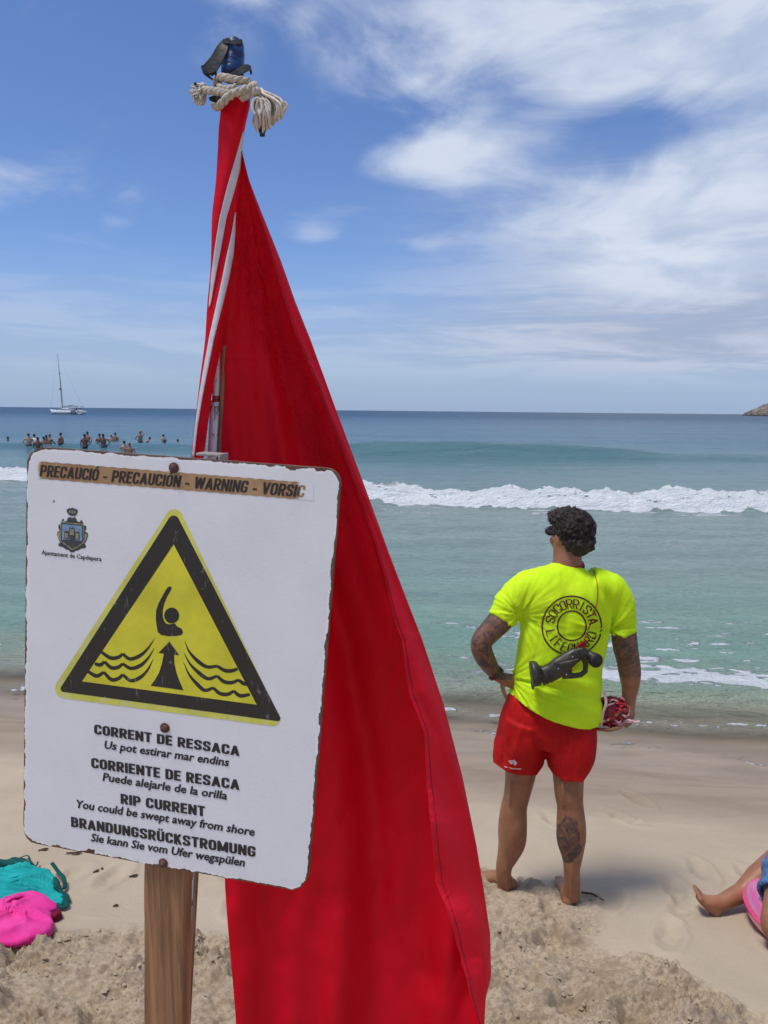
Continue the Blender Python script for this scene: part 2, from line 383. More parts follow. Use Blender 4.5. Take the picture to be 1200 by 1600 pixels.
def sand_h(x, y, detail=True):
    z = base_z(x, y) + .016 * fbm(x * 1.9, y * 2.2, 91.0, 2) * ss(5.2 - y, 0, 1.5)
    z = z + .012 * fbm(x * .9, y * .9, 1.3, 3) + .006 * fbm(x * 2.2, y * 4.5, 7.7, 3) * ss(y, 2.6, 3.4)
    near = ss(8 - y, 0, 3)
    # smooth berm lines on the wet part
    z = z + .010 * np.sin((y + .175 * x + .25 * fbm(x * .6, y * .6, 2.2, 2)) * 5.2) * ss(y, 3.4, 4.2) * ss(6.4 - y, 0, .8)
    led = y - (4.45 + .10 * np.sin(x * 2.6) + .30 * fbm(x * 1.1, 0 * x, 71.0, 3)); z = z - .016 * ss(led, -.02, .03) * (1 - ss(led, .03, .5)) * ss(x, .9, 1.3)
    for (fx, fy, a_) in PRINTS:
        k_ = (np.abs(x - fx) < .32) & (np.abs(y - fy) < .34)
        if not np.any(k_): continue
        z = np.array(z); xs_, ys_ = np.asarray(x)[k_], np.asarray(y)[k_]
        u = (xs_ - fx) * math.cos(a_) - (ys_ - fy) * math.sin(a_); v = (xs_ - fx) * math.sin(a_) + (ys_ - fy) * math.cos(a_); r = np.sqrt((u / .055) ** 2 + (v / .13) ** 2) + .25 * fbm(xs_ * 14, ys_ * 14, 81.0, 2)
        z[k_] += -.019 * (1 - ss(r, .3, 1.0)) + .009 * np.exp(-((r - 1.25) / .25) ** 2)
    if detail:
        m = rough_mask(x, y)
        for (hx, hy) in (FEET or []): m = m * (1 - .9 * np.exp(-(((x - hx) / .11) ** 2 + ((y - hy + .05) / .15) ** 2)))
        big = fbm(x * 2.6, y * 3.0, 3.3, 3, .55)
        rid = 1 - np.abs(fbm(x * 8.0 + 2 * big, y * 11.0, 4.4, 3, .6)) * 2.2
        lum = np.abs(fbm(x * 26, y * 32, 9.9, 3, .65))
        fine = fbm(x * 80, y * 95, 2.9, 2, .6)
        pits = ss(fbm(x * 3.6, y * 4.4, 12.5, 2), .10, .42)
        vary = .42 + 1.05 * ss(fbm(x * 2.1, y * 2.6, 52.0, 3), -.30, .35)
        m = m * vary; fur = (1 - np.abs(fbm(x * 3.2 + y * 1.5, y * 3.6 - x, 61.0, 2)) * 4.5).clip(0, 1)
        z = z + m * (-.020 + .034 * fur * (1 - .5 * pits) + .040 * big + .020 * rid + .050 * np.abs(fbm(x * 13 + 2 * big, y * 17, 19.9, 3, .55)) + .036 * lum + .010 * fine - .042 * pits - .010 * ss(fbm(x * 21, y * 27, 29.9, 2), .1, .3))
        z = z + near * (1 - m) * (.0009 * fbm(x * 40, y * 50, 6.1, 2) + .004 * ss(fbm(x * 7, y * 11, 8.8, 3), .35, .7))
    return z
def ground_hit(px, py):
    r = ray(px, py); lo, hi = .5, 40.0
    for _ in range(40):
        m_ = (lo + hi) / 2; p = CO + r * m_
        if p.z > float(base_z(np.array(p.x), np.array(p.y))): lo = m_
        else: hi = m_
    return CO + r * lo

FEET = [(ground_hit(a, b_).x, ground_hit(a, b_).y) for a, b_ in ((797, 1391), (889, 1415))]
m_sand, N, b = mat('sand', (.5, .4, .28), .92); b.inputs['Specular IOR Level'].default_value = .25
oc = N.obj(); wet = N.attr('wet'); rg = N.attr('rough')
f1 = N.noise(oc, 2.2, 5, .6); f2 = N.noise(oc, 55, 5, .7); f3 = N.noise(oc, 420, 3, .7)
dry = N.mix(N.mr(f1, .3, .7), (.47, .378, .268), (.53, .428, .308))
dry = N.mix(N.math('MULTIPLY', rg, N.math('MAXIMUM', N.mr(f2, .42, .62, .10, .8), N.mr(N.noise(oc, 9, 4, .6), .48, .60, 0, .85))), dry, (.31, .225, .145))
dry = N.mix(N.mr(f3, .38, .72, 0, .35), dry, (.40, .30, .20))
dry = N.mix(N.mr(f3, .60, .70, 0, .5), dry, (.78, .68, .54))
vor = N.node('ShaderNodeTexVoronoi'); N.l.new(oc, vor.inputs['Vector']); vor.inputs['Scale'].default_value = 26
speck = N.mr(vor.outputs['Distance'], .03, .08, 1, 0)
dry = N.mix(N.math('MULTIPLY', speck, N.mr(N.noise(oc, 6, 2, .5), .5, .62)), dry, (.24, .18, .12))
bandn = N.noise(N.map(oc, (.5, 2.2, 1), (0, 0, .17)), 2.5, 5, .6, .4)
wcol = N.mix(N.mr(bandn, .35, .65), (.275, .208, .148), (.345, .265, .192))
pinkn = N.noise(N.map(oc, (1, 2.5, 1), (0, 0, .17)), 5, 4, .6)
wcol = N.mix(N.mr(pinkn, .5, .7, 0, .35), wcol, (.35, .26, .22))
wetn = N.math('ADD', wet, N.math('MULTIPLY', N.math('SUBTRACT', bandn, .5), .5))
wf = N.mr(wetn, .2, .62)
N.l.new(N.mix(wf, dry, wcol), b.inputs['Base Color'])
N.l.new(N.mr(wet, .75, 1.0, .9, .38), b.inputs['Roughness'])
hh = N.math('ADD', N.math('MULTIPLY', f3, N.mr(wet, .3, .8, 1.0, .35)), N.math('MULTIPLY', N.noise(oc, 120, 4, .65), 1.6))
N.l.new(N.bump(hh, .75, .0035), b.inputs['Normal'])

def sheet_coords(rows, cols, ys, wfun, tmax=1.0):
    t = np.linspace(-tmax, tmax, cols)
    Y = np.repeat(ys[:, None], cols, 1); X = t[None, :] * wfun(Y)
    return X, Y
# near beach: rows about evenly spaced as seen; columns fan out
th = np.linspace(math.radians(49), math.radians(17.5), 900)
ys = []
for a in th:
    y = 2.0
    for _ in range(12): y = (CAM_Z - float(base_z(np.array(0.), np.array(y)))) / math.tan(a)
    ys.append(y)
ys = np.array(ys)
t = np.linspace(-1, 1, 760)
Y = np.repeat(ys[:, None], 760, 1); X = t[None, :] * (.85 * Y + .9)
Z = sand_h(X, Y)
s_ = Y + .175 * X
wetv = ss(s_, 3.7, 6.0)
wetv = np.clip(wetv + .25 * ss(s_, 5.5, 6.1), 0, 1)
beach = gridmesh('beach', X, Y, Z, m_sand, None, {'wet': wetv, 'rough': rough_mask(X, Y)}); tag(beach, kind='structure')
# the rest of the beach and the sea floor, to the horizon
def ext(name, X, Y, drop=0.0):
    Z = base_z(X, Y) - drop
    return tag(gridmesh(name, X, Y, Z, m_sand, None, {'wet': ss(Y + .175 * X, 3.7, 6.0), 'rough': 0 * X}), kind='structure')
y0, y1 = ys[0], ys[-1]
yo = np.concatenate([np.linspace(-60, 0, 30), np.linspace(.1, y0, 14)]); xo = np.concatenate([-np.geomspace(90, 2.5, 30), np.linspace(-2.4, 2.4, 25), np.geomspace(2.5, 90, 30)])
X, Y = np.meshgrid(xo, yo); ext('beach_upper', X, Y)
xs = np.concatenate([np.linspace(0, 1, 40) ** 2.5])
for sg in (-1, 1):
    yy = ys[::12]; yy = np.append(yy, ys[-1])
    Yq = np.repeat(yy[:, None], len(xs), 1); e_ = .85 * Yq + .9; Xq = sg * (e_ * (1 - xs) + 90 * xs)
    if sg < 0: Xq = Xq[:, ::-1]; Yq = Yq
    ext('beach_side', Xq, Yq)
yb = y1 + np.geomspace(.01, 400, 60) - .01
X, Y = np.meshgrid(np.concatenate([-np.geomspace(400, .5, 40), [0], np.geomspace(.5, 400, 40)]), yb)
ext('sea_floor', X, Y, .02)

# loose clods lying on the kicked-up sand: one mesh, nobody could count them
rs = np.random.RandomState(11)
ico_v = np.array([(0, 0, 1), (.9, 0, .1), (.28, .85, .1), (-.72, .52, .1), (-.72, -.52, .1), (.28, -.85, .1), (0, 0, -.6)])
ico_f = [(0, 1, 2), (0, 2, 3), (0, 3, 4), (0, 4, 5), (0, 5, 1), (6, 2, 1), (6, 3, 2), (6, 4, 3), (6, 5, 4), (6, 1, 5)]
n = 30000
qy = 1.75 + 1.95 * rs.rand(n) ** 1.0; qx = (rs.rand(n) * 2 - 1) * (.62 * qy + .45)
keep = (rough_mask(qx, qy) > .55) & (fbm(qx * 5, qy * 6, 20.2, 3) > -.05 + .3 * rs.rand(n))
qx, qy = qx[keep], qy[keep]; qz = sand_h(qx, qy); n = len(qx)
sz = .002 + .0075 * rs.rand(n) ** 4.0
V = []; F = []
ang = rs.rand(n) * 6.283; Vn = ico_v[None] * (1 + .18 * rs.randn(n, 7, 1)) * sz[:, None, None] * np.stack([1 + .6 * rs.rand(n), 1 + .2 * rs.rand(n), .55 + .4 * rs.rand(n)], -1)[:, None]
ca, sa = np.cos(ang)[:, None], np.sin(ang)[:, None]
Vx = Vn[..., 0] * ca - Vn[..., 1] * sa + qx[:, None]; Vy = Vn[..., 0] * sa + Vn[..., 1] * ca + qy[:, None]; Vz = Vn[..., 2] + qz[:, None] + sz[:, None] * .2
V = np.stack([Vx, Vy, Vz], -1).reshape(-1, 3)
Fi = (np.array(ico_f)[None] + (np.arange(n) * 7)[:, None, None]).reshape(-1, 3)
cl_ = mesh('sand_clods', V, Fi, None, None, False)
setattr_v(cl_.data, 'wet', np.zeros(len(V))); setattr_v(cl_.data, 'rough', np.ones(len(V)) * .75)
cl_.data.materials.append(m_sand); tag(cl_, 'loose clods and crumbs lying on the kicked up sand', 'sand', kind='stuff')

# ================================================================ SEA
def wave_line(x):      # where the breaking wave stands
    return 21.3 + np.interp(x, [-60, -30, -14, 0, 6, 14, 40], [17, 12.5, 7.0, .6, -.2, -.6, -1.5]) + .35 * fbm(x * .35, x * 0, 1.1, 3)
def sea_parts(X, Y):
    d = Y
    amp = ss(d, 7, 18)
    z = amp * (.035 * fbm(X * .35, Y * .9, 1.0, 3) + .05 * fbm(X * .10, Y * .35, 2.0, 2) * ss(d, 20, 40))
    z = z + .020 * fbm(X * 1.3, Y * 2.6, 3.0, 4) * ss(d, 6.5, 9) + .004 * fbm(X * 4.5, Y * 7, 4.0, 2) * ss(45 - d, 0, 20)
    z = z + .16 * fbm(X * .02, Y * .09, 8.0, 2) * ss(d, 60, 200)
    foam = np.zeros_like(X)
    # breaking wave
    q = Y - wave_line(X)
    hgt = .47 + .26 * fbm(X * .35, 0 * X, 6.6, 3) + .10 * ss(np.abs(X - 6), 0, 8) * 0
    hgt = hgt * np.interp(X, [-40, -14, -4, 2, 40], [.6, .75, .9, 1, 1])
    prof = np.where(q < 0, ss(q, -.75, .05), 1 - ss(q, .0, 3.2))
    z = z + hgt * prof
    tear = fbm(X * 1.1, Y * 1.1, 15.0, 4, .6)
    foam = np.maximum(foam, ss(q + .35 * tear, -.80, -.45) * (1 - ss(q + .9 * tear, .15, 1.3)) * (1.12 + .55 * fbm(X * .35, Y * .6, 18.0, 3)))
    lump = np.abs(fbm(X * 1.8, Y * 1.8, 16.0, 4, .62))
    z = z + (.34 * fbm(X * .9, Y * .7, 16.0, 5, .6) * ss(q, -.6, .3) + .04 * fbm(X * 4, Y * 4, 11.0, 3, .6)) * np.clip(foam, 0, 1)
    # streaks of foam left in front of and behind it
    st = fbm(X * .55, Y * 2.3, 22.0, 4, .6)
    foam = np.maximum(foam, ss(q, -5, -.8) * (1 - ss(q, -.5, 0)) * ss(st, -.05, .5) * .62)
    foam = np.maximum(foam, ss(q, 0, 2) * (1 - ss(q, 2, 7)) * ss(st, .0, .6) * .45)
    # the swell about to stand up behind
    q2 = Y - (46.5 + 1.5 * fbm(X * .07, 0 * X, 9.9, 2) + np.interp(X, [-40, -10, 0, 20], [6, 3, 0, -1.5]))
    ex = np.interp(X, [-60, -25, -5, 0, 4, 10, 14, 17, 30, 50], [.25, .3, .5, .9, 1.0, .9, .65, .35, .25, .3])
    z = z + .85 * ex * np.where(q2 < 0, ss(q2, -1.7, 0), 1 - ss(q2, 0, 6)) * (q2 > -4)
    # low swells close in
    for (yy, h, wd, sl) in ((9.0, .085, .55, -.06), (11.8, .05, .8, .03), (15.2, .06, .9, -.04)):
        q3 = Y - (yy + sl * X + .5 * fbm(X * .35, 0 * X, yy, 3)); z = z + h * np.exp(-(q3 / wd) ** 2) * (.6 + .8 * fbm(X * .4, 0 * X, yy + 3, 2))
    # shore break, strongest on the right
    q4 = Y - (7.12 - .10 * X + .22 * fbm(X * .9, 0 * X, 31.0, 3))
    sb = np.interp(X, [-6, -3, 0, 1.0, 1.8, 3, 6, 9], [.35, .3, .35, .45, 1.0, 1.0, .8, .5])
    z = z + .10 * sb * np.where(q4 < 0, ss(q4, -.28, .02), 1 - ss(q4, 0, 1.1))
    n4 = fbm(X * 3.4, Y * 5, 33.0, 4, .6)
    foam = np.maximum(foam, ss(q4 + .25 * n4, -.02, .16) * (1 - ss(q4 + .6 * n4, .30, 1.15)) * sb * .86)
    nst = fbm(X * 2.0 + .4 * Y, Y * 5.5, 35.0, 4, .62)
    foam = np.maximum(foam, ss(q4, .2, .8) * (1 - ss(q4, 1.3, 4.6)) * ss(nst, .02, .5) * np.interp(X, [-6, 0, 1.8, 3, 8], [.40, .45, .8, .85, .8]) * .95)
    q5 = Y - (6.45 - .12 * X + .15 * fbm(X * 1.3, 0 * X, 41.0, 3))
    foam = np.maximum(foam, np.exp(-(q5 / .14) ** 2) * ss(fbm(X * 5, Y * 9, 37.0, 4, .65), -.05, .45) * .75)
    z = z + .035 * np.exp(-(q5 / .16) ** 2)
    # thin edge of the swash
    z = np.where(Y < 7.5, z + .022 * fbm(X * 1.4, Y * .9, 44.0, 4) * ss(7.5 - Y, 0, .8), z)
    sb_ = base_z(X, Y); k_ = Y < 8.5
    if np.any(k_): sb_ = np.array(sb_); sb_[k_] = sand_h(X[k_], Y[k_], False)
    dep = z - sb_
    foam = np.maximum(foam, (1 - ss(dep, .001, .022)) * ss(fbm(X * 5, Y * 8, 47.0, 4, .6), -.25, .35) * .52)
    return z, foam, dep
th = np.concatenate([np.linspace(math.radians(26.5), math.radians(9.5), 330), np.linspace(math.radians(9.45), math.radians(4.0), 330), np.linspace(math.radians(3.98), math.radians(.35), 200), np.geomspace(math.radians(.34), math.radians(.014), 22)])
ys = CAM_Z / np.tan(th)
t = np.linspace(-1, 1, 620); t = np.concatenate([-np.geomspace(9, 1.05, 12), t, np.geomspace(1.05, 9, 12)])
Y = np.repeat(ys[:, None], len(t), 1); X = t[None, :] * (.68 * Y + 1.2)
Z, FO, DE = sea_parts(X, Y)
m_sea, N, b = mat('sea_water', (.1, .3, .3), .12); b.inputs['IOR'].default_value = 1.33
oc = N.obj(); sxyz = N.node('ShaderNodeSeparateXYZ'); N.l.new(oc, sxyz.inputs[0]); yv = sxyz.outputs[1]
dep = N.attr('depth'); fo = N.attr('foam')
cr = N.node('ShaderNodeValToRGB'); e = cr.color_ramp
lg = N.math('DIVIDE', N.math('LOGARITHM', N.math('MAXIMUM', yv, 5.0), 10.0), 4.0)   # log10(y)/4 : 6->.195 20->.325 60->.445 300->.62
patch = N.noise(N.map(oc, (.35, 1, 1)), .12, 4, .6); patch2 = N.noise(N.map(oc, (.16, 1, 1)), .02, 4, .6)
lg2 = N.math('ADD', lg, N.math('MULTIPLY', N.math('SUBTRACT', patch, .5), .07))
N.l.new(lg2, cr.inputs[0])
stops = [(.19, (.31, .34, .25)), (.225, (.21, .36, .275)), (.27, (.235, .345, .295)), (.33, (.245, .325, .305)), (.40, (.115, .225, .240)), (.46, (.024, .115, .175)), (.54, (.014, .080, .135)), (.63, (.012, .060, .115)), (.80, (.010, .035, .075))]
while len(e.elements) < len(stops): e.elements.new(.5)
for i, (p_, c_) in enumerate(stops): e.elements[i].position = p_; e.elements[i].color = c_ + (1,)
col = cr.outputs[0]
col = N.mix(N.mr(dep, 0.0, .30, .85, 0), col, (.36, .315, .225))
foamn = N.noise(N.map(oc, (1, 1.5, 1)), 3.2, 8, .68, .3); foamf = N.noise(N.map(oc, (1, 1.8, 1)), 16, 5, .6, .2)
ft = N.math('ADD', fo, N.math('MULTIPLY', N.math('ADD', N.math('SUBTRACT', foamn, .5), N.math('MULTIPLY', N.math('SUBTRACT', foamf, .5), .6)), .95))
fm = N.math('MULTIPLY', N.mr(ft, .36, .58), N.mr(fo, .02, .14))
# small glints of foam and chop scattered close in
fm = N.math('MAXIMUM', fm, N.math('MULTIPLY', N.math('MULTIPLY', N.mr(foamf, .68, .76), N.mr(foamn, .5, .6)), N.mr(yv, 7, 16, .5, 0)))
shadeF = N.mix(N.mr(foamn, .35, .62), (.80, .84, .85), (.93, .94, .94))
N.l.new(N.mix(fm, col, shadeF), b.inputs['Base Color'])
N.l.new(N.mix(fm, N.mr(yv, 10, 400, .13, .32), (.8, .8, .8)), b.inputs['Roughness'])
b.inputs['Specular IOR Level'].default_value = .5
# ripples, larger ones carry on further out
w1 = N.noise(N.map(oc, (.8, 1.8, 1), (0, 0, .12)), 2.6, 6, .62, .3); w2 = N.noise(N.map(oc, (.35, 1.5, 1), (0, 0, -.06)), .75, 8, .68, .2); w3 = N.noise(N.map(oc, (.3, 1.4, 1)), .08, 5, .6)
h = N.math('ADD', N.math('MULTIPLY', w1, N.mr(yv, 8, 50, .13, .09)), N.math('ADD', N.math('MULTIPLY', w2, .52), N.math('MULTIPLY', w3, N.mr(yv, 25, 120, .2, 3.2))))
w4 = N.noise(N.map(oc, (.55, 1.7, 1), (0, 0, .05)), 1.5, 6, .65, .3); h = N.math('ADD', h, N.math('MULTIPLY', w4, N.mr(yv, 10, 60, .16, .05)))
h = N.math('ADD', h, N.math('MULTIPLY', N.math('MULTIPLY', foamf, fm), .10))
N.l.new(N.bump(h, 1.0, 1.0), b.inputs['Normal'])
tr = N.node('ShaderNodeBsdfTransparent'); mx = N.node('ShaderNodeMixShader')
al = N.math('MAXIMUM', N.mr(dep, 0.0, .14, .05, 1.0), fm)
N.put(mx.inputs[0], al); N.l.new(tr.outputs[0], mx.inputs[1]); N.l.new(b.outputs[0], mx.inputs[2])
N.l.new(mx.outputs[0], N.n['Material Output'].inputs[0])
# sandy boundary between the two: thin glossy film where it runs up
sea = gridmesh('sea', X, Y, Z, m_sea, None, {'foam': FO, 'depth': DE}); tag(sea, kind='structure')

# spray and torn lumps of foam riding on the crest
m_foam = simple('foam', (.82, .85, .86), .85, .08, 20, .5, .02)
rs = np.random.RandomState(5); mb = []
n = 500; cx = rs.uniform(-26, 26, n); cq = np.abs(rs.normal(0, .5, n)) - .35
cy = wave_line(cx) + cq
cz, cf, _ = sea_parts(cx, cy); k = cf > .5; cx, cy, cz = cx[k], cy[k], cz[k]; n = len(cx)
sz = .02 + .06 * rs.rand(n) ** 2.2
Vn = ico_v[None] * (1 + .3 * rs.randn(n, 7, 1)) * sz[:, None, None] * np.array([1.5, .9, .75])
V = (Vn + np.stack([cx, cy, cz + .25 * sz], -1)[:, None]).reshape(-1, 3)
Fi = (np.array(ico_f)[None] + (np.arange(n) * 7)[:, None, None]).reshape(-1, 3)
o = mesh('wave_foam', V, Fi, m_foam); tag(o, 'white torn foam along the crest of the breaking wave', 'foam', kind='stuff')
mod = o.modifiers.new('sub', 'SUBSURF'); mod.levels = 1; mod.render_levels = 1

# headland far off at the right
m_rock, N, b = mat('headland_rock', (.25, .2, .16), .95)
oc = N.obj(); nz = N.node('ShaderNodeSeparateXYZ'); N.l.new(oc, nz.inputs[0])
f = N.noise(N.map(oc, (1, 1, 2.5)), .05, 7, .65); g = N.noise(oc, .02, 5, .6)
c1 = N.mix(N.mr(f, .35, .65), (.10, .085, .07), (.31, .25, .19))
c1 = N.mix(N.math('MULTIPLY', N.mr(g, .45, .6), N.mr(nz.outputs[2], 8, 18)), c1, (.09, .10, .05))
c1 = N.mix(N.mr(nz.outputs[2], .5, 3, .85, 0), c1, (.03, .03, .03)); N.l.new(c1, b.inputs['Base Color'])
N.l.new(N.bump(f, 1, 6), b.inputs['Normal'])
d0 = 1100.0; e0 = PY(1173, 649, d0 + 75)
xx = np.linspace(-1, 1, 170); yy = np.linspace(-1, 1, 60); XX, YY = np.meshgrid(xx, yy)
wx = (XX + 1) / 2 * 420
prof = np.interp(wx, [0, 2, 5, 11, 13, 20, 27, 34, 60, 120, 240, 420], [0, 5, 11, 13.5, 14, 19, 20.5, 23, 31, 48, 62, 70])
cross = np.clip(1 - np.abs(YY) ** 2.6, 0, 1)
H = prof * cross; H = H * (1 + .22 * fbm(wx * .05, YY * 3, 2.0, 4)) + 2.0 * fbm(wx * .18, YY * 9, 5.0, 4) * (H > 1) - 1.5
o = gridmesh('headland', e0.x + wx + 3 * fbm(YY * 4, XX * 3, 4.0, 3), d0 + 60 + YY * 60 + wx * .15, H, m_rock); tag(o, kind='structure')

# ================================================================ WARNING SIGN
def cam2w(v): return CR * v[0] - CU * v[1] + CF * v[2]
SA = cam2w((0.97923202, 0.08138857, -0.18568941)); SB = cam2w((-0.09034847, 0.98062147, 0.1738352))
SO = CO + cam2w((-1.10109152 * .5, -0.20324808 * .5, 2.37188533 * .5))      # top left corner, board 0.50 wide
SN = SA.cross(SB).normalized()
if SN.dot(CO - SO) < 0: SN = -SN
SA.normalize(); SBo = (SB - SA * SB.dot(SA)).normalized()
def S(px, py, lift=0.0):          # point on the board's face (raised by lift)
    r = ray(px, py); d = (SO - CO).dot(SN) / r.dot(SN); return CO + r * d + SN * lift
def inpoly_tris(V): return V
root = empty('warning_sign', tuple(S(262, 1340, -.04)), 'white rip current warning board with a black and yellow triangle, on a wooden post', 'warning sign')

m_board, N, b = mat('sign_white', (.7, .7, .7), .42)
oc = N.obj(); f = N.noise(oc, 9, 5, .6); g = N.noise(oc, 260, 2, .6)
c1 = N.mix(N.mr(f, .3, .7), (.77, .755, .765), (.83, .815, .825))
c1 = N.mix(N.mr(g, .42, .62, 0, .3), c1, (.83, .83, .85))
scr = N.noise(N.map(oc, (1, 1, 1), (0, .4, 0)), 14, 8, .75, .8); c1 = N.mix(N.mr(scr, .66, .70, 0, .5), c1, (.80, .80, .80))
c1 = N.mix(N.mr(N.noise(oc, 34, 3, .5), .765, .78), c1, (.16, .10, .07))
edge = N.attr('edge'); en = N.noise(oc, 60, 4, .7)
chip = N.mr(N.math('SUBTRACT', edge, N.math('MULTIPLY', en, 1.0)), .12, .2)
c1 = N.mix(chip, c1, (.86, .85, .84))
chip2 = N.mr(N.math('SUBTRACT', edge, N.noise(oc, 45, 3, .6)), .34, .40); c1 = N.mix(chip2, c1, (.13, .07, .045))
N.l.new(c1, b.inputs['Base Color']); N.l.new(N.bump(N.math('ADD', g, N.math('MULTIPLY', chip, .6)), .25, .0008), b.inputs['Normal'])
m_core = simple('sign_core', (.14, .075, .05), .9, .4, 60, .6, .002)

# outline with chipped edges
def rounded(corners, rad, n=8):
    out = []; m = len(corners)
    for i in range(m):
        p = np.array(corners[i], float); a = np.array(corners[i - 1], float); c = np.array(corners[(i + 1) % m], float)
        da = (a - p) / np.linalg.norm(a - p); dc = (c - p) / np.linalg.norm(c - p)
        ang = math.acos(np.clip(da.dot(dc), -1, 1)); r_ = rad[i] if isinstance(rad, (list, tuple)) else rad; tl = r_ / math.tan(ang / 2)
        bis = (da + dc) / np.linalg.norm(da + dc); cen = p + bis * r_ / math.sin(ang / 2)
        s0 = p + da * tl - cen; s1 = p + dc * tl - cen
        a0 = math.atan2(s0[1], s0[0]); a1 = math.atan2(s1[1], s1[0]); d_ = (a1 - a0 + math.pi) % (2 * math.pi) - math.pi
        for k in range(n + 1): t_ = a0 + d_ * k / n; out.append(tuple(cen + r_ * np.array([math.cos(t_), math.sin(t_)])))
    return out
def resample(poly, step):
    out = []; m = len(poly)
    for i in range(m):
        a = np.array(poly[i]); b_ = np.array(poly[(i + 1) % m]); k = max(1, int(np.linalg.norm(b_ - a) / step))
        for j in range(k): out.append(tuple(a + (b_ - a) * j / k))
    return out
outl = resample(rounded([(42, 697), (533, 733), (479, 1396), (36, 1316)], [26, 24, 26, 24], 8), 2.2)
cen = np.mean(outl, 0); ring = []; core = []
for i, p in enumerate(outl):
    q = np.array(p); d = (cen - q) / np.linalg.norm(cen - q)
    s1 = float(perlin(np.array(i * .09), np.array(.5))); s2 = abs(float(perlin(np.array(i * .45), np.array(3.5))))
    bottom = 1.6 if q[1] > 1290 else (1.0 if q[1] < 760 else .25)
    inset = bottom * (.5 + 2.6 * max(0, s1) + 1.7 * s2 + (3.2 if s1 > .33 else 0))
    ring.append(q + d * inset); core.append(q + d * (.2 + 1.0 * s2 * bottom))
# board face as concentric rings so that an 'edge' value can carry the flaking paint
V = []; F = []; ed = []
levels = [0, 1.5, 3, 5, 8, 14, 30, 90, 180]
for L in levels:
    for q in ring:
        d = (cen - q); l = np.linalg.norm(d); qq = q + d / l * min(L, l * .93); V.append(S(qq[0], qq[1], .0)); ed.append(max(0, 1 - L / 14.0))
n_ = len(ring)
for i in range(len(levels) - 1):
    for j in range(n_): F.append((i * n_ + j, i * n_ + (j + 1) % n_, (i + 1) * n_ + (j + 1) % n_, (i + 1) * n_ + j))
V.append(S(cen[0], cen[1])); ed.append(0); k0 = (len(levels) - 1) * n_
for j in range(n_): F.append((k0 + j, k0 + (j + 1) % n_, len(V) - 1))
# a thin turned edge gives the white sheet its own thickness
k1 = len(V)
for q in ring: V.append(S(q[0], q[1], -.0012)); ed.append(1)
for j in range(n_): F.append((j, k1 + j, k1 + (j + 1) % n_, (j + 1) % n_))
face = mesh('face_sheet', V, F, m_board, root, False); setattr_v(face.data, 'edge', ed)
mb = MB(); pc = [S(q[0], q[1], -.0014) for q in core]
mb.prism(pc[::2], -SN * .0085); mb.build('backing_board', m_core, root, False)

# post
m_wood, N, b = mat('weathered_wood', (.3, .16, .08), .8)
oc = N.obj(); stv = N.map(oc, (38, 38, 1.6), (-.02, -.06, 0)); f = N.noise(stv, 1.6, 8, .65, .35); g = N.noise(N.map(oc, (160, 160, 5)), 1, 4, .6)
c1 = N.mix(N.mr(f, .3, .7), (.20, .092, .038), (.42, .215, .100)); c1 = N.mix(N.mr(g, .5, .75, 0, .55), c1, (.09, .045, .02))
c1 = N.mix(N.mr(N.noise(oc, 5, 4, .6), .5, .8, 0, .5), c1, (.36, .25, .16))
N.l.new(c1, b.inputs['Base Color']); N.l.new(N.bump(N.math('ADD', f, g), .6, .003), b.inputs['Normal'])
pu = (-SBo)   # up along the post
pt = S(250, 1370, -.0100)          # front face centre of the post where it leaves the board
pdn = SBo
low = pt + pdn * 1.2
while low.z < float(base_z(np.array(low.x), np.array(low.y))) - .25: low -= pdn * .02
def post_face(c): return c
bm_ = MB(); top = S(254, 775, -.0100)
a_, d_ = .071, .032
ctr = [low - SN * d_ / 2, top - SN * d_ / 2]
ax = SA
V = []
rows = 30
for i in range(rows + 1):
    c = ctr[0].lerp(ctr[1], i / rows)
    for (sx_, sy_) in ((-1, 1), (1, 1), (1, -1), (-1, -1)):
        for (ex, ey) in (((1, .93), (.93, 1)) if sx_ * sy_ < 0 else ((.93, 1), (1, .93))):
            V.append(c + ax * (sx_ * ex * a_ / 2 + .0008 * random.uniform(-1, 1)) + SN * (sy_ * ey * d_ / 2))
F = [(i * 8 + j, i * 8 + (j + 1) % 8, (i + 1) * 8 + (j + 1) % 8, (i + 1) * 8 + j) for i in range(rows) for j in range(8)] + [tuple(range(8))[::-1], tuple(rows * 8 + j for j in range(8))]
mesh('post', V, F, m_wood, root, False)

m_rust = simple('rusty_steel', (.12, .055, .035), .75, .5, 300, .8, .0015)
for (px, py) in ((272, 731), (258, 1137), (255.5, 1348)):
    mb = MB(); c = S(px, py, .0004); rr = .0062
    pts = [c + SA * (rr * math.cos(k * math.pi / 3 + .3)) + SBo * (rr * math.sin(k * math.pi / 3 + .3)) for k in range(6)]
    mb.tube([c, c + SN * .0012], [(.0082, .0082)] * 2, 20, SA); mb.prism([p + SN * .0012 for p in pts], SN * .0045); mb.ball(c + SN * .0057, (.004, .004, .0018), (SA, SBo, SN), 12, 6)
    mb.build('bolt', m_rust, root, True, .0006)

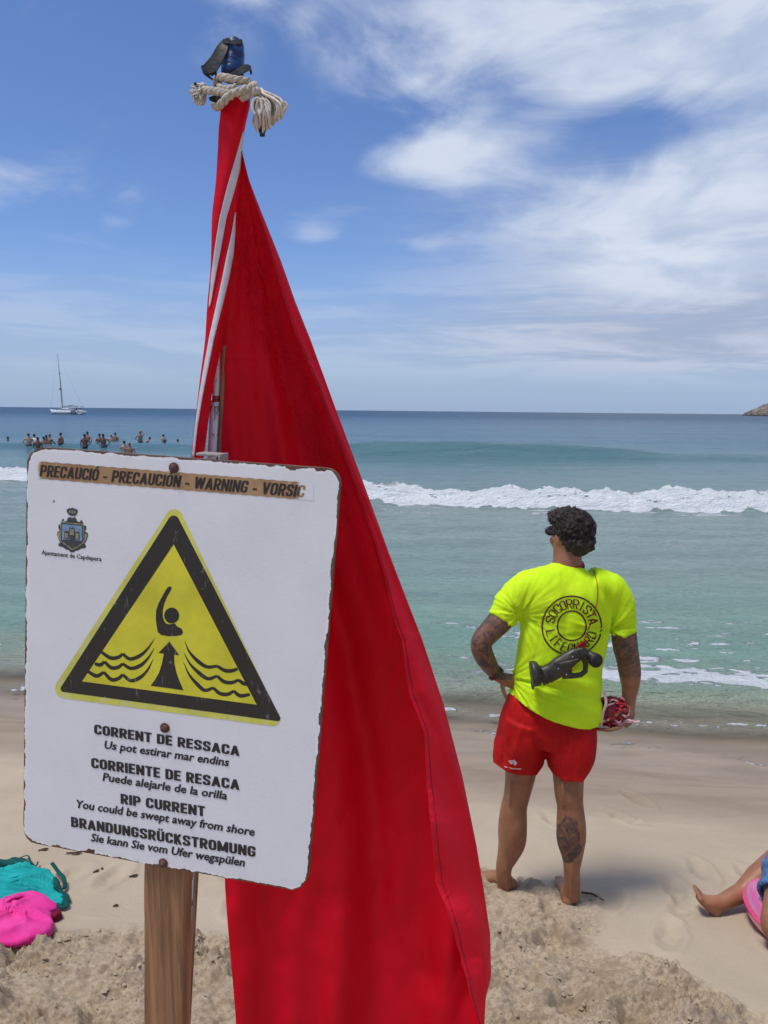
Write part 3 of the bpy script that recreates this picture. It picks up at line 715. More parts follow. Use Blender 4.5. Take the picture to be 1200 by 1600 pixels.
# ---- printed shapes
def scuffed(name, col, wear, wearcol, scale=26, thr=.61, rough=.45):
    m, N, b = mat(name, col, rough)
    oc = N.obj(); f = N.noise(oc, 12, 4, .6)
    c1 = N.mix(N.mr(f, .3, .7), tuple(c * .85 for c in col), tuple(c * 1.12 for c in col))
    s_ = N.noise(N.map(oc, (1, 1, .45), (0, .5, 0)), scale, 8, .8, 1.2)
    s2 = N.noise(N.map(oc, (3.2, 1, .5), (0, -.8, 0)), scale * 1.6, 4, .8, .6)
    c1 = N.mix(N.math('MAXIMUM', N.mr(s_, thr, thr + .03, 0, wear), N.mr(s2, thr + .03, thr + .05, 0, wear)), c1, wearcol)
    N.l.new(c1, b.inputs['Base Color']); return m
m_black = scuffed('print_black', (.022, .019, .016), .6, (.28, .26, .24))
m_text = scuffed('print_lettering', (.018, .016, .018), .55, (.4, .4, .42), 60, .67)
m_yel = scuffed('print_yellow', (.70, .64, .035), .16, (.72, .68, .32), 30, .60)
m_yelp = scuffed('print_yellow_faded', (.68, .66, .10), .35, (.68, .68, .45), 18, .52)
def T(X, Y): return (80 + X / 3.243, 790 + Y / 3.243)
def ngon(name, pts, m, lift, conv=T, parent=root, th=.0002):
    w_ = [S(*conv(*p), lift) for p in pts]
    mb = MB(); n = len(w_); mb.add(w_, [tuple(range(n))])
    o = mb.build(name, m, parent, False)
    bm = bmesh.new(); bm.from_mesh(o.data); bmesh.ops.triangulate(bm, faces=bm.faces, ngon_method='EAR_CLIP'); bm.to_mesh(o.data); bm.free(); return o
tri = ngon('warning_triangle', rounded([(629, -25), (1182, 1125), (-16, 966)], [42, 34, 52], 10), m_yelp, .0003)
ngon('triangle_border', rounded([(624, 22), (1173, 1095), (37, 940)], [28, 14, 16], 8), m_black, .0005, parent=tri)
ngon('triangle_field', [(622, 197), (1042, 1008), (158, 890)], m_yel, .0007, parent=tri)
def outline_spl(pts, n=60): return [tuple(q) for q in spl(pts + [pts[0]], n)][:-1]
fig = [(595, 410), (612, 411), (608, 428), (588, 462), (574, 497), (566, 532), (567, 562), (574, 585), (584, 597), (600, 601), (628, 596), (640, 612), (662, 622), (670, 642), (662, 654), (636, 660), (596, 661), (560, 655), (541, 640), (536, 610), (531, 570), (533, 530), (545, 495), (566, 455), (583, 425)]
ngon('swimmer_symbol', fig, m_black, .0009, parent=tri)
hd = ngon('swimmer_symbol_head', [(612 + 38 * math.cos(t_), 556 + 40 * math.sin(t_)) for t_ in np.linspace(0, 2 * math.pi, 28)[:-1]], m_black, .0010, parent=tri)
arrow = [(600, 688), (650, 757), (624, 755), (626, 800), (636, 845), (652, 890), (672, 935), (588, 923), (505, 912), (528, 880), (548, 845), (562, 800), (572, 750), (545, 745)]
ngon('arrow_symbol', arrow, m_black, .0009, parent=tri)
waves = [[(252, 738), (300, 770), (340, 768), (364, 750)], [(364, 750), (400, 776), (450, 760), (492, 722), (526, 670)],
    [(222, 800), (250, 806), (272, 790)], [(272, 790), (305, 820), (340, 818), (364, 800)], [(364, 800), (405, 824), (455, 808), (495, 768), (524, 720)],
    [(188, 840), (232, 862), (268, 843)], [(268, 843), (305, 880), (340, 876), (364, 855)], [(364, 855), (405, 886), (455, 868), (492, 828), (519, 775)],
    [(678, 686), (700, 738), (742, 785), (790, 816), (842, 812)], [(842, 812), (880, 834), (915, 836), (946, 826)],
    [(672, 742), (704, 800), (748, 845), (795, 876), (842, 862)], [(842, 862), (875, 890), (915, 896), (950, 882)], [(950, 882), (975, 900), (996, 905)],
    [(671, 792), (700, 855), (742, 905), (780, 935), (822, 922)], [(822, 922), (855, 950), (895, 955), (926, 938)], [(926, 938), (958, 962), (1008, 956)]]
V = []; F = []
for wv in waves:
    pts = spl(wv, 16); k = len(V); first = wv[0][0] < 640 and wv[-1][1] < wv[0][1] - 30; firstR = wv[0][0] > 640 and wv[0][0] < 690
    for i, p in enumerate(pts):
        t_ = i / 15; tt = pts[min(i + 1, 15)] - pts[max(i - 1, 0)]; tt /= np.linalg.norm(tt); nn = np.array([-tt[1], tt[0]])
        wdt = 9.0 * (min(1, (1 - t_) * 1.9) ** .8 if first else (min(1, t_ * 1.9) ** .8 if firstR else 1)) * (.72 + .28 * math.sin(math.pi * t_)) + .6
        V += [S(*T(*(p + nn * wdt)), .0009), S(*T(*(p - nn * wdt)), .0009)]
    F += [(k + 2 * i, k + 2 * i + 1, k + 2 * i + 3, k + 2 * i + 2) for i in range(15)]
mesh('wave_symbols', V, F, m_black, tri, False)['kind'] = 'stuff'

# ---- lettering
def text_mesh(txt, offset=0.0, res=3):
    cu = bpy.data.curves.new('t', 'FONT'); cu.body = txt; cu.offset = offset; cu.resolution_u = res; cu.fill_mode = 'FRONT'
    o = bpy.data.objects.new('t', cu); C.objects.link(o)
    me = bpy.data.meshes.new_from_object(o.evaluated_get(bpy.context.evaluated_depsgraph_get()))
    bpy.data.objects.remove(o); bpy.data.curves.remove(cu); return me
_ref = coords(text_mesh('E')); CAPH = _ref[:, 1].max()
def line(name, txt, p0, p1, cap, m, shear=0, offset=.02, conv=lambda x, y: (x, y), lift=.0006, parent=root):
    me = text_mesh(txt, 0, 2); co = coords(me); x0, x1 = co[:, 0].min(), co[:, 0].max()
    a = S(*conv(*p0), lift); bq = S(*conv(*p1), lift); ux = (bq - a); L = ux.length; ux.normalize(); uy = -SBo; uy = (uy - ux * uy.dot(ux) * .85).normalized()
    ch = (S(*conv(p0[0], p0[1]), lift) - S(*conv(p0[0], p0[1] - cap), lift)).length
    k = L / (x1 - x0); ky = ch / CAPH
    out = []; fs = []; pf = [tuple(p.vertices) for p in me.polygons]; r_ = offset * ky * .8
    # heavier strokes: the same outline laid over itself a little to every side
    sh_ = [(0, 0)] + [(r_ * 1.15 * math.cos(q * math.pi / 4), r_ * .8 * math.sin(q * math.pi / 4)) for q in range(8 if offset > .02 else 4)]
    for i, (ox, oy) in enumerate(sh_):
        k0 = len(out); out += [a + ux * ((x - x0) * k + y * ky * shear + ox) + uy * (y * ky + oy) + SN * (i * .00001) for x, y, z in co]; fs += [tuple(v + k0 for v in f_) for f_ in pf]
    me2 = bpy.data.meshes.new(name); me2.from_pydata([tuple(v) for v in out], [], fs); me2.update()
    return link(name, me2, m, parent, False)
def heavy(name, txt, p0, p1, cap, m, shear=0, lift=.0006, parent=root, **kw):
    """condensed heavy capitals, stems and bars laid as strokes"""
    V2, F, wd_ = stroke_text(txt, **kw); a = S(*p0, lift); bq = S(*p1, lift); ux = bq - a; L = ux.length; ux.normalize(); uy = -SBo; uy = (uy - ux * uy.dot(ux) * .85).normalized()
    ky = (S(p0[0], p0[1], lift) - S(p0[0], p0[1] - cap, lift)).length; kx = (L - shear * ky) / wd_
    return mesh(name, [a + ux * (x * kx + y * ky * shear) + uy * (y * ky) + SN * ((i % 7) * .000008) for i, (x, y) in enumerate(V2)], F, m, parent, False)
for (txt, p0, p1, cap, sh, of) in (
    ('CORRENT DE RESSACA', (147.4, 1146.5), (374.2, 1181.2), 15, 0, .075), ('Us pot estirar mar endins', (163.1, 1169), (356.6, 1196.9), 12, .2, .036),
    ('CORRIENTE DE RESACA', (142.9, 1199.2), (374.2, 1234.3), 15.5, 0, .075), ('Puede alejarle de la orilla', (160.9, 1219.4), (353.9, 1249.1), 12, .2, .036),
    ('RIP CURRENT', (188.8, 1255.4), (320.6, 1275.7), 15.5, 0, .075), ('You could be swept away from shore', (118.1, 1261.3), (396.7, 1305.8), 12, .2, .036),
    ('BRANDUNGSRÜCKSTROMUNG', (111.4, 1291.4), (399.4, 1339.1), 15.5, 0, .075), ('Sie kann Sie vom Ufer wegspülen', (142.4, 1313.9), (381.4, 1353.5), 12, .2, .036)):
    (heavy('lettering', txt, p0, p1, cap, m_text) if txt.isupper() else line('lettering', txt, p0, p1, cap, m_text, sh, of))
# brown fading strip with the heading
m_strip, N, b = mat('faded_strip', (.35, .2, .1), .5)
oc = N.obj(); fa = N.attr('fade'); f = N.noise(oc, 40, 6, .75, .6)
c1 = N.mix(N.mr(N.noise(oc, 18, 5, .7), .3, .7), (.33, .175, .075), (.47, .29, .14))
c1 = N.mix(N.mr(f, .60, .66, 0, .7), c1, (.62, .5, .30)); c1 = N.mix(N.mr(N.math('ADD', fa, N.math('MULTIPLY', f, .45)), .55, .9), (.80, .787, .797), c1)
N.l.new(c1, b.inputs['Base Color'])
V = []; F = []; fd = []; n_ = 90
for i in range(n_ + 1):
    t_ = i / n_; x = 57.5 + (490 - 57.5) * t_
    for j in range(5):
        y = (720.5 + (755 - 720.5) * t_) * (1 - j / 4) + (747.5 + (782 - 747.5) * t_) * j / 4 + (.5 * math.sin(i * 1.7) if j in (0, 4) else 0)
        V.append(S(x, y, .0003)); fd.append(min(1, t_ * 26 + (.15 if j in (0, 4) else .3)) * (1 - ss(t_, .90, .99)))
F = [(i * 5 + j, (i + 1) * 5 + j, (i + 1) * 5 + j + 1, i * 5 + j + 1) for i in range(n_) for j in range(4)]
st = mesh('heading_strip', V, F, m_strip, root, False); setattr_v(st.data, 'fade', fd)
m_head, N, b = mat('heading_lettering', (.04, .03, .025), .5)
oc = N.obj(); f = N.noise(oc, 55, 6, .75, .5); fa = N.attr('fade')
wr = N.math('ADD', N.math('MULTIPLY', f, .9), fa)
N.l.new(N.mix(N.mr(wr, .62, .70), (.03, .02, .018), (.36, .22, .12)), b.inputs['Base Color'])
trn = N.node('ShaderNodeBsdfTransparent'); mx = N.node('ShaderNodeMixShader'); N.put(mx.inputs[0], N.mr(N.math('ADD', fa, N.math('MULTIPLY', f, .5)), .72, .86)); N.l.new(b.outputs[0], mx.inputs[1]); N.l.new(trn.outputs[0], mx.inputs[2]); N.l.new(mx.outputs[0], N.n['Material Output'].inputs[0])
o = heavy('heading_lettering', 'PRECAUCIÓ - PRECAUCIÓN - WARNING - VORSIC', (61.9, 743.9), (478, 777.6), 18, m_head, .2, parent=st, tv=.2, th=.15, w=.55, gap=.055)
co = coords(o.data); tt = [(Vector(c) - S(61.9, 744)).dot(SA) for c in co]; tm = max(tt)
setattr_v(o.data, 'fade', [.0 + .40 * float(ss(q / tm, .95, 1.0)) for q in tt])
# coat of arms
m_ink = simple('crest_ink', (.055, .06, .06), .5, .3, 200, 0); m_gold = simple('crest_gold', (.42, .36, .2), .5, .3, 200, 0); m_cblue = simple('crest_blue', (.20, .32, .48), .5, .2, 200, 0); m_cstone = simple('crest_stone', (.30, .27, .19), .5, .3, 300, 0)
K = lambda x, y: (20 + x / 6.667, 680 + y / 6.667)
crest = ngon('coat_of_arms', [(510, 905), (560, 895), (575, 860), (600, 852), (620, 862), (645, 852), (662, 870), (672, 897), (700, 905), (712, 880), (728, 895), (738, 935), (765, 945), (768, 975), (750, 1000), (782, 1020), (784, 1050), (770, 1095), (748, 1130), (768, 1160), (750, 1178), (715, 1180), (680, 1200), (650, 1205), (640, 1220), (600, 1220), (590, 1200), (555, 1190), (520, 1165), (480, 1155), (474, 1130), (495, 1120), (478, 1085), (462, 1040), (465, 1005), (490, 1000), (475, 965), (478, 935), (505, 925), (512, 880), (525, 870), (540, 882)][::-1], m_ink, .0003, K)
for (nm, pts, m, l) in (
    ('crest_band', [(500, 905), (742, 925), (745, 1115), (690, 1160), (622, 1195), (560, 1150), (495, 1105)], m_gold, .0005),
    ('crest_scroll', [(470, 1015), (490, 1010), (488, 1060), (500, 1100), (484, 1085), (470, 1050)], m_gold, .0005), ('crest_scroll', [(775, 1030), (752, 1025), (755, 1070), (742, 1110), (760, 1095), (772, 1065)], m_gold, .0005),
    ('crest_border', [(508, 912), (735, 932), (738, 1110), (685, 1150), (622, 1184), (565, 1140), (503, 1100)], m_ink, .0007),
    ('crest_field', [(520, 926), (724, 944), (726, 1104), (680, 1138), (622, 1170), (572, 1130), (515, 1095)], m_cblue, .0009),
    ('crest_hill', [(516, 1092), (560, 1082), (600, 1095), (650, 1090), (726, 1102), (680, 1138), (622, 1170), (572, 1130)], m_ink, .0010),
    ('crest_castle', [(540, 995), (590, 998), (592, 955), (605, 955), (605, 966), (620, 968), (620, 956), (636, 958), (636, 968), (648, 970), (650, 1003), (700, 1006), (700, 1085), (650, 1085), (645, 1115), (600, 1110), (595, 1080), (538, 1075)], m_ink, .0011),
    ('crest_tower', [(598, 975), (640, 978), (640, 1040), (598, 1036)], m_cstone, .0013), ('crest_tower', [(545, 1015), (580, 1017), (578, 1070), (546, 1068)], m_cstone, .0013), ('crest_tower', [(658, 1020), (692, 1023), (690, 1078), (658, 1076)], m_cstone, .0013),
    ('crest_crown', [(560, 775), (590, 760), (612, 762), (621, 748), (630, 762), (655, 765), (680, 782), (672, 815), (650, 842), (600, 838), (572, 815)], m_ink, .0005),
    ('crest_crown_detail', [(585, 785), (606, 780), (602, 812), (592, 812)], m_cstone, .0007), ('crest_crown_detail', [(614, 782), (632, 783), (630, 818), (614, 816)], m_cstone, .0007), ('crest_crown_detail', [(640, 786), (660, 792), (646, 818), (638, 816)], m_cstone, .0007)):
    ngon(nm, pts, m, l, K, crest)
line('lettering', 'Ajuntament de Capdepera', (65.5, 866), (158.8, 876.8), 6.4, m_text, 0, .025)

# ================================================================ FLAG POLE
def pole_pt(px, py, back=0.0):
    """the pole runs parallel to the post, a little behind the board"""
    base = P(333, 705, 1.40); r = ray(px, py)
    # closest point along the pole axis to the viewing ray
    d1 = -SB.normalized(); w0 = base - CO; rr = r.normalized(); a = 1; b_ = d1.dot(rr); c = 1; d_ = d1.dot(w0); e_ = rr.dot(w0)
    s_ = (b_ * e_ - c * d_) / (a * c - b_ * b_); return base + d1 * s_
pb = P(333, 705, 1.40); pd = -SB.normalized()
ptop = pole_pt(366, 95)
plen = (ptop - pb).dot(pd)
low = pb.copy()
while low.z > float(base_z(np.array(low.x), np.array(low.y))) - .2: low -= pd * .02
froot = empty('flag_pole', tuple(low), 'peeling white pole leaning beside the warning board, its tip wrapped in blue tape', 'pole')
m_pole, N, b = mat('peeling_white_paint', (.7, .68, .66), .6)
oc = N.obj(); f = N.noise(N.map(oc, (1, 1, .5)), 48, 6, .7, .5); g = N.noise(N.map(oc, (60, 60, 2)), 1, 4, .6)
wd = N.mix(N.mr(g, .3, .7), (.16, .09, .06), (.34, .22, .16)); sp = N.mr(f, .53, .58)
c1 = N.mix(sp, N.mix(N.mr(g, .3, .8), (.62, .60, .60), (.74, .73, .73)), wd)
sz_ = N.node('ShaderNodeSeparateXYZ'); N.l.new(oc, sz_.inputs[0])
zr = pole_pt(333, 618).z; zr2 = pole_pt(333, 628).z
bandm = N.math('MULTIPLY', N.math('GREATER_THAN', sz_.outputs[2], zr2), N.math('LESS_THAN', sz_.outputs[2], zr)); c1 = N.mix(bandm, c1, (.35, .03, .03))
N.l.new(c1, b.inputs['Base Color']); N.l.new(N.bump(N.math('ADD', sp, g), .5, .001), b.inputs['Normal'])
mb = MB(); PR = .0095
mb.tube([low + pd * (t_ * ((ptop - low).length - .05)) for t_ in np.linspace(0, 1, 40)], PR * .72, 20); mb.build('shaft', m_pole, froot)
mb = MB(); mb.tube([low + pd * (t_ * (pole_pt(333, 626) - low).length) for t_ in np.linspace(.02, 1, 20)], [(PR, PR)] * 20, 20); mb.build('sleeve', m_pole, froot)
# brown lath lashed along the right of the pole
m_lath = m_wood; mb = MB(); off = CR * (PR * 1.25) - CF * .004
mb.tube([low + off, pole_pt(333, 540) + off], [(.0042, .004)] * 2, 8, CF); mb.build('lath', m_lath, froot, False)
# bracket on the board's top edge
mb = MB(); m_steelp = simple('bracket_steel', (.35, .28, .25), .5, .3, 120, .3, .001)
a0 = S(300, 711, -.012); a1 = S(337, 713.5, -.012); mb.box((a0 + a1) / 2 - SN * .016, ((a1 - a0).length, .004, .03), (SA, SBo, SN)); mb.box(a1 - SN * .016 + SBo * .02, (.004, .045, .03), (SA, SBo, SN)); mb.build('bracket', m_steelp, froot, False, .0008)
# blue taped tip and black strips
m_blue, N, b = mat('blue_tape', (.01, .05, .2), .45); oc = N.obj(); f = N.noise(N.map(oc, (1, 1, 3)), 30, 4, .6, .5)
N.l.new(N.mix(N.mr(f, .4, .62), (.004, .020, .09), (.010, .065, .22)), b.inputs['Base Color']); N.l.new(N.bump(f, .8, .004), b.inputs['Normal'])
m_blk, N, b = mat('black_tape', (.02, .02, .022), .72); f = N.noise(N.obj(), 50, 4, .6); N.l.new(N.bump(f, .7, .003), b.inputs['Normal']); N.l.new(N.mix(N.mr(f, .35, .7), (.006, .006, .008), (.030, .030, .032)), b.inputs['Base Color'])
m_gry, N, b = mat('grey_tape', (.16, .15, .14), .6); f = N.noise(N.obj(), 40, 4, .6); N.l.new(N.bump(f, .7, .003), b.inputs['Normal']); N.l.new(N.mix(N.mr(f, .35, .7), (.035, .033, .031), (.12, .108, .10)), b.inputs['Base Color'])
DT = (ptop - CO).dot(CF)
def Q(X, Y, dz=0.0): return P(270 + X / 6.0, 40 + Y / 6.0, DT + dz)      # zoomed crop of the tip
mb = MB(); PXM = DT / FPX
prof = [(560, 500, 104), (560, 420, 102), (563, 330, 106), (567, 260, 104), (572, 200, 98), (575, 165, 90), (576, 148, 70), (576, 140, 20)]
mb.tube([Q(a, b2) for a, b2, r in prof], [(r / 6 * PXM, r / 6 * PXM) for a, b2, r in prof], 26, CF)
for v in mb.V:
    n1 = float(perlin(np.array(v.x * 90), np.array(v.z * 60), v.y * 90)); v += (v - (Q(565, 300))).normalized() * n1 * .0045
mb.build('blue_wrap', m_blue, froot)
def ribbon(pts, w_, n=24, th=.0015, twist=None):
    """flat band through pts (world), width vector w_ per point"""
    c = spl([tuple(p) for p in pts], n); ww = spl([tuple(x) for x in w_], n); V = []; F = []
    for i in range(n):
        p = Vector(c[i]); a = Vector(ww[i]); t_ = Vector(c[min(i + 1, n - 1)]) - Vector(c[max(i - 1, 0)]); nn = t_.cross(a).normalized() * th
        V += [p + a + nn, p - a + nn, p - a - nn, p + a - nn]
    for i in range(n - 1):
        for j in range(4): F.append((i * 4 + j, i * 4 + (j + 1) % 4, (i + 1) * 4 + (j + 1) % 4, (i + 1) * 4 + j))
    F += [(0, 1, 2, 3), tuple((n - 1) * 4 + j for j in (3, 2, 1, 0))]; return V, F
u_ = PXM / 6
for (pts, ws, m, nm) in (
    ([(500, 150, -.012), (480, 210, -.02), (430, 310, -.02), (370, 400, -.018), (340, 460, -.015)], [(16, 2), (34, 12), (38, 16), (45, 20), (30, 14)], m_gry, 'tape_strip'),
    ([(486, 130, -.006), (440, 210, -.012), (385, 300, -.012), (320, 390, -.012), (290, 410, -.01)], [(10, 2), (24, 14), (22, 14), (26, 20), (10, 6)], m_blk, 'tape_strip'),
    ([(275, 400, -.015), (320, 410, -.024), (370, 400, -.02), (385, 440, -.015)], [(6, 22), (14, 44), (30, 36), (20, 26)], m_blk, 'tape_knot'),
    ([(300, 440, -.015), (330, 475, -.022), (365, 500, -.018)], [(22, 10), (30, 20), (10, 6)], m_blk, 'tape_strip'),
    ([(470, 160, -.018), (520, 145, -.020), (575, 165, -.022), (640, 150, -.018), (645, 165, -.01)], [(4, 14), (6, 26), (4, 16), (3, 18), (2, 6)], m_blk, 'tape_strip'),
    ([(545, 470, -.030), (610, 440, -.034), (680, 400, -.030), (725, 400, -.010), (730, 440, .005)], [(6, 16), (12, 26), (16, 28), (6, 24), (4, 20)], m_blk, 'tape_strip'),
    ([(380, 590, -.02), (420, 570, -.026), (460, 560, -.026)], [(2, 12), (4, 24), (4, 20)], m_blk, 'tape_strip'), ([(345, 690, -.02), (390, 690, -.024), (450, 680, -.022)], [(3, 14), (5, 28), (4, 20)], m_blk, 'tape_strip')):
    V, F = ribbon([Q(*p) for p in pts], [CR * (a * u_) - CU * (b2 * u_) for a, b2 in ws]); mesh(nm, V, F, m, froot, False)

# ================================================================ ROPE
rroot = empty('rope', tuple(Q(560, 600)), 'frayed cream rope knotted round the pole tip below the blue tape', 'rope')
m_rope, N, b = mat('cream_rope', (.5, .43, .33), .9); oc = N.obj(); f = N.noise(oc, 160, 4, .7); wv_ = N.noise(N.map(oc, (1, 1, 1), (.4, .5, .3)), 40, 3, .6)
c1 = N.mix(N.mr(f, .3, .7), (.36, .29, .22), (.60, .54, .45)); c1 = N.mix(N.mr(wv_, .6, .75, 0, .5), c1, (.16, .11, .08)); N.l.new(c1, b.inputs['Base Color']); N.l.new(N.bump(f, .9, .002), b.inputs['Normal'])
def twisted(pts, R, strands=3, turns=5, n=60):
    """laid rope: strands wound about the path"""
    c = [Vector(p) for p in spl([tuple(p) for p in pts], n)]; mb = MB(); prev = Vector((0.1, 1, .2))
    fr = []
    for i, p in enumerate(c):
        t_ = (c[min(i + 1, n - 1)] - c[max(i - 1, 0)]).normalized(); v = (prev - t_ * prev.dot(t_)).normalized(); fr.append((t_.cross(v), v)); prev = v
    for s_ in range(strands):
        q = [p + (fr[i][0] * math.cos(turns * 6.283 * i / n + s_ * 6.283 / strands) + fr[i][1] * math.sin(turns * 6.283 * i / n + s_ * 6.283 / strands)) * R * .5 for i, p in enumerate(c)]
        mb.tube(q, R * .62, 8)
    return mb
RR = 34 * u_
for (pts, tu) in (([(410, 540, .03), (418, 505, .0), (470, 485, -.030), (570, 505, -.036), (680, 520, -.030), (720, 540, -.004), (700, 560, .03)], 4),
    ([(250, 600, -.012), (330, 610, -.030), (420, 620, -.042), (500, 640, -.046), (560, 660, -.04)], 3),
    ([(430, 560, -.005), (450, 590, -.030), (520, 600, -.036), (600, 580, -.036)], 2),
    ([(395, 745, .0), (415, 765, -.022), (460, 730, -.042), (540, 650, -.052), (640, 610, -.054), (730, 580, -.044), (765, 560, -.03), (760, 600, -.01)], 4),
    ([(640, 680, -.042), (700, 650, -.046), (770, 610, -.040), (800, 620, -.03)], 2),
    ([(400, 740, .03), (480, 760, .035), (600, 700, .035), (720, 640, .03), (760, 600, .0)], 3)):
    twisted([Q(*p) for p in pts], RR, 3, tu, 48).build('strand', m_rope, rroot)
rs = random.Random(4)
m_yarn = simple('loose_yarn', (.60, .54, .46), .9, .18, 90, .5, .002)
mb = MB()
for i in range(130):         # frayed end, left
    a = rs.uniform(-1.2, 1.5) + math.pi; r0 = rs.uniform(40, 105); dz = rs.uniform(-.02, .02)
    x0, y0 = 275 + rs.uniform(-15, 20), 590 + rs.uniform(-40, 40)
    x2, y2 = 250 + math.cos(a) * r0 * .75 + rs.uniform(-30, 60), 620 + (-math.sin(a) * r0 * 1.25) + 20
    x1, y1 = (x0 + x2) / 2 + rs.uniform(-25, 25), (y0 + y2) / 2 + rs.uniform(-25, 25)
    c = spl([tuple(Q(x0, y0, dz * .3 - .01)), tuple(Q(x1, y1, dz * .7 - .01)), tuple(Q(x2, y2, dz - .01))], 7); mb.tube([Vector(q) for q in c], [(q, q) for q in np.linspace(15, 6, 7) * u_], 6)
mb.build('frayed_end', m_yarn, rroot)
mb = MB()
for i in range(62):         # tassel of loose yarns, right
    x0, y0 = 790 + rs.uniform(-45, 50), 610 + rs.uniform(-20, 30); t_ = rs.random(); x2 = 740 + 290 * t_ ** .9; y2 = 1000 - 230 * max(0, t_ - .3) ** 1.2 + rs.uniform(-60, 20) - (0 if t_ > .1 else 30)
    bul = rs.uniform(-.03, .012); x1 = x0 + (x2 - x0) * .75 + rs.uniform(-30, 50) + 30 * t_; y1 = y0 + (y2 - y0) * rs.uniform(.25, .5)
    c = spl([tuple(Q(x0, y0, -.02)), tuple(Q(x1, y1, -.02 + bul)), tuple(Q((x1 + x2) / 2 + rs.uniform(0, 25), (y1 + y2) / 2, -.02 + bul * 1.1)), tuple(Q(x2, y2, -.015 + bul * .6))], 10)
    r_ = rs.uniform(8, 13) * u_; mb.tube([Vector(q) for q in c], [(r_, r_)] * 9 + [(r_ * .6, r_ * .6)], 6)
for k in range(3):          # hanging loops
    cx = 790 + 40 * k; c = [Q(cx + 45 * math.sin(a), 760 + 80 * math.cos(a) + 10 * k, -.052 + .006 * k) for a in np.linspace(.3, 6.0, 20)]; mb.tube(c, 12 * u_, 7)
mb.build('tassel', m_yarn, rroot)
mb = MB(); mb.tube([Q(795, 690, -.02), Q(815, 800, -.025), Q(840, 1000, -.022)], [(30 * u_, 30 * u_), (52 * u_, 30 * u_), (30 * u_, 24 * u_)], 12, CF); mb.tube([Q(835, 960, -.025), Q(840, 1035, -.025)], [(26 * u_, 20 * u_), (24 * u_, 18 * u_)], 12, CF); mb.build('dark_core', m_blk, rroot)
mb = MB()
for (x, y) in ((212, 545), (228, 575), (215, 665), (240, 640), (205, 580)): mb.ball(Q(x, y, -.022), (16 * u_, 16 * u_, 14 * u_), None, 8, 6)
mb.build('dark_knots', m_blk, rroot)

# ================================================================ RED FLAG
m_flag, N, b = mat('red_cloth', (.5, .0, .02), .75)
oc = N.obj(); f = N.noise(oc, 6, 4, .6); weave = N.noise(N.map(oc, (500, 500, 900)), 1, 2, .5)
c1 = N.mix(N.mr(f, .3, .7), (.72, .001, .014), (.80, .002, .020)); fl_a = N.attr('flap_light'); c1 = N.mix(fl_a, c1, (.84, .014, .042)); N.l.new(c1, b.inputs['Base Color'])  # folded flap painted paler, its brighter light put into the cloth colour
b.inputs['Roughness'].default_value = .6; b.inputs['Specular IOR Level'].default_value = .22
cru = N.noise(N.map(oc, (1, 1, .8)), 34, 6, .62, .7); ca_ = N.attr('crumple')
soft = N.noise(N.map(oc, (1, 1, .35)), 7, 4, .5)
hh = N.math('ADD', N.math('MULTIPLY', cru, N.math('ADD', .09, N.math('MULTIPLY', ca_, 1.8))), N.math('ADD', N.math('MULTIPLY', weave, .008), N.math('MULTIPLY', soft, .25)))
nb = N.bump(hh, .8, .016); N.l.new(nb, b.inputs['Normal'])
tl = N.node('ShaderNodeBsdfTranslucent'); tl.inputs[0].default_value = (.85, .0, .012, 1); N.l.new(nb, tl.inputs['Normal'])
mx = N.node('ShaderNodeMixShader'); mx.inputs[0].default_value = .24; N.l.new(b.outputs[0], mx.inputs[1]); N.l.new(tl.outputs[0], mx.inputs[2]); N.l.new(mx.outputs[0], N.n['Material Output'].inputs[0])
m_tape = simple('white_hem_tape', (.62, .58, .62), .8, .08, 60, .3, .001)
fl = empty('red_flag', tuple(pole_pt(360, 200)), 'large red flag hanging limp from the pole beside the warning board', 'flag')
pole_d = lambda y: float(np.interp(y, [75, 705, 1400], [DT, 1.40, 1.52]))
LEFT = [(236, 380), (262, 378), (340, 368), (430, 359), (500, 350), (545, 345), (620, 344), (700, 343), (900, 341), (1100, 343), (1382, 352), (1520, 362), (1600, 368), (1850, 376)]
OUT = [(236, 378.5), (262, 381), (320, 404), (410, 440), (470, 461), (530, 485), (640, 525), (760, 570), (870, 610), (1000, 660), (1103, 694), (1215, 723), (1318, 744), (1391, 756), (1460, 766), (1525, 767.5), (1560, 759), (1600, 757), (1680, 766), (1850, 790)]
INN = [(236, 377), (300, 392), (430, 432), (525, 462), (583, 488), (655, 514), (740, 547), (850, 586), (905, 601), (960, 612), (1000, 627), (1080, 637), (1146, 662), (1230, 666), (1290, 672), (1375, 679), (1441, 704), (1544, 731), (1600, 748), (1850, 778)]
ny, nu, nf = 420, 150, 44
yy = np.linspace(236, 1850, ny); X = np.zeros((ny, nu + nf)); Y = X.copy(); Z = X.copy(); CRU = X.copy(); FLIT = X.copy(); FLIT[:, nu:] = np.linspace(.25, 1, nf)[None]
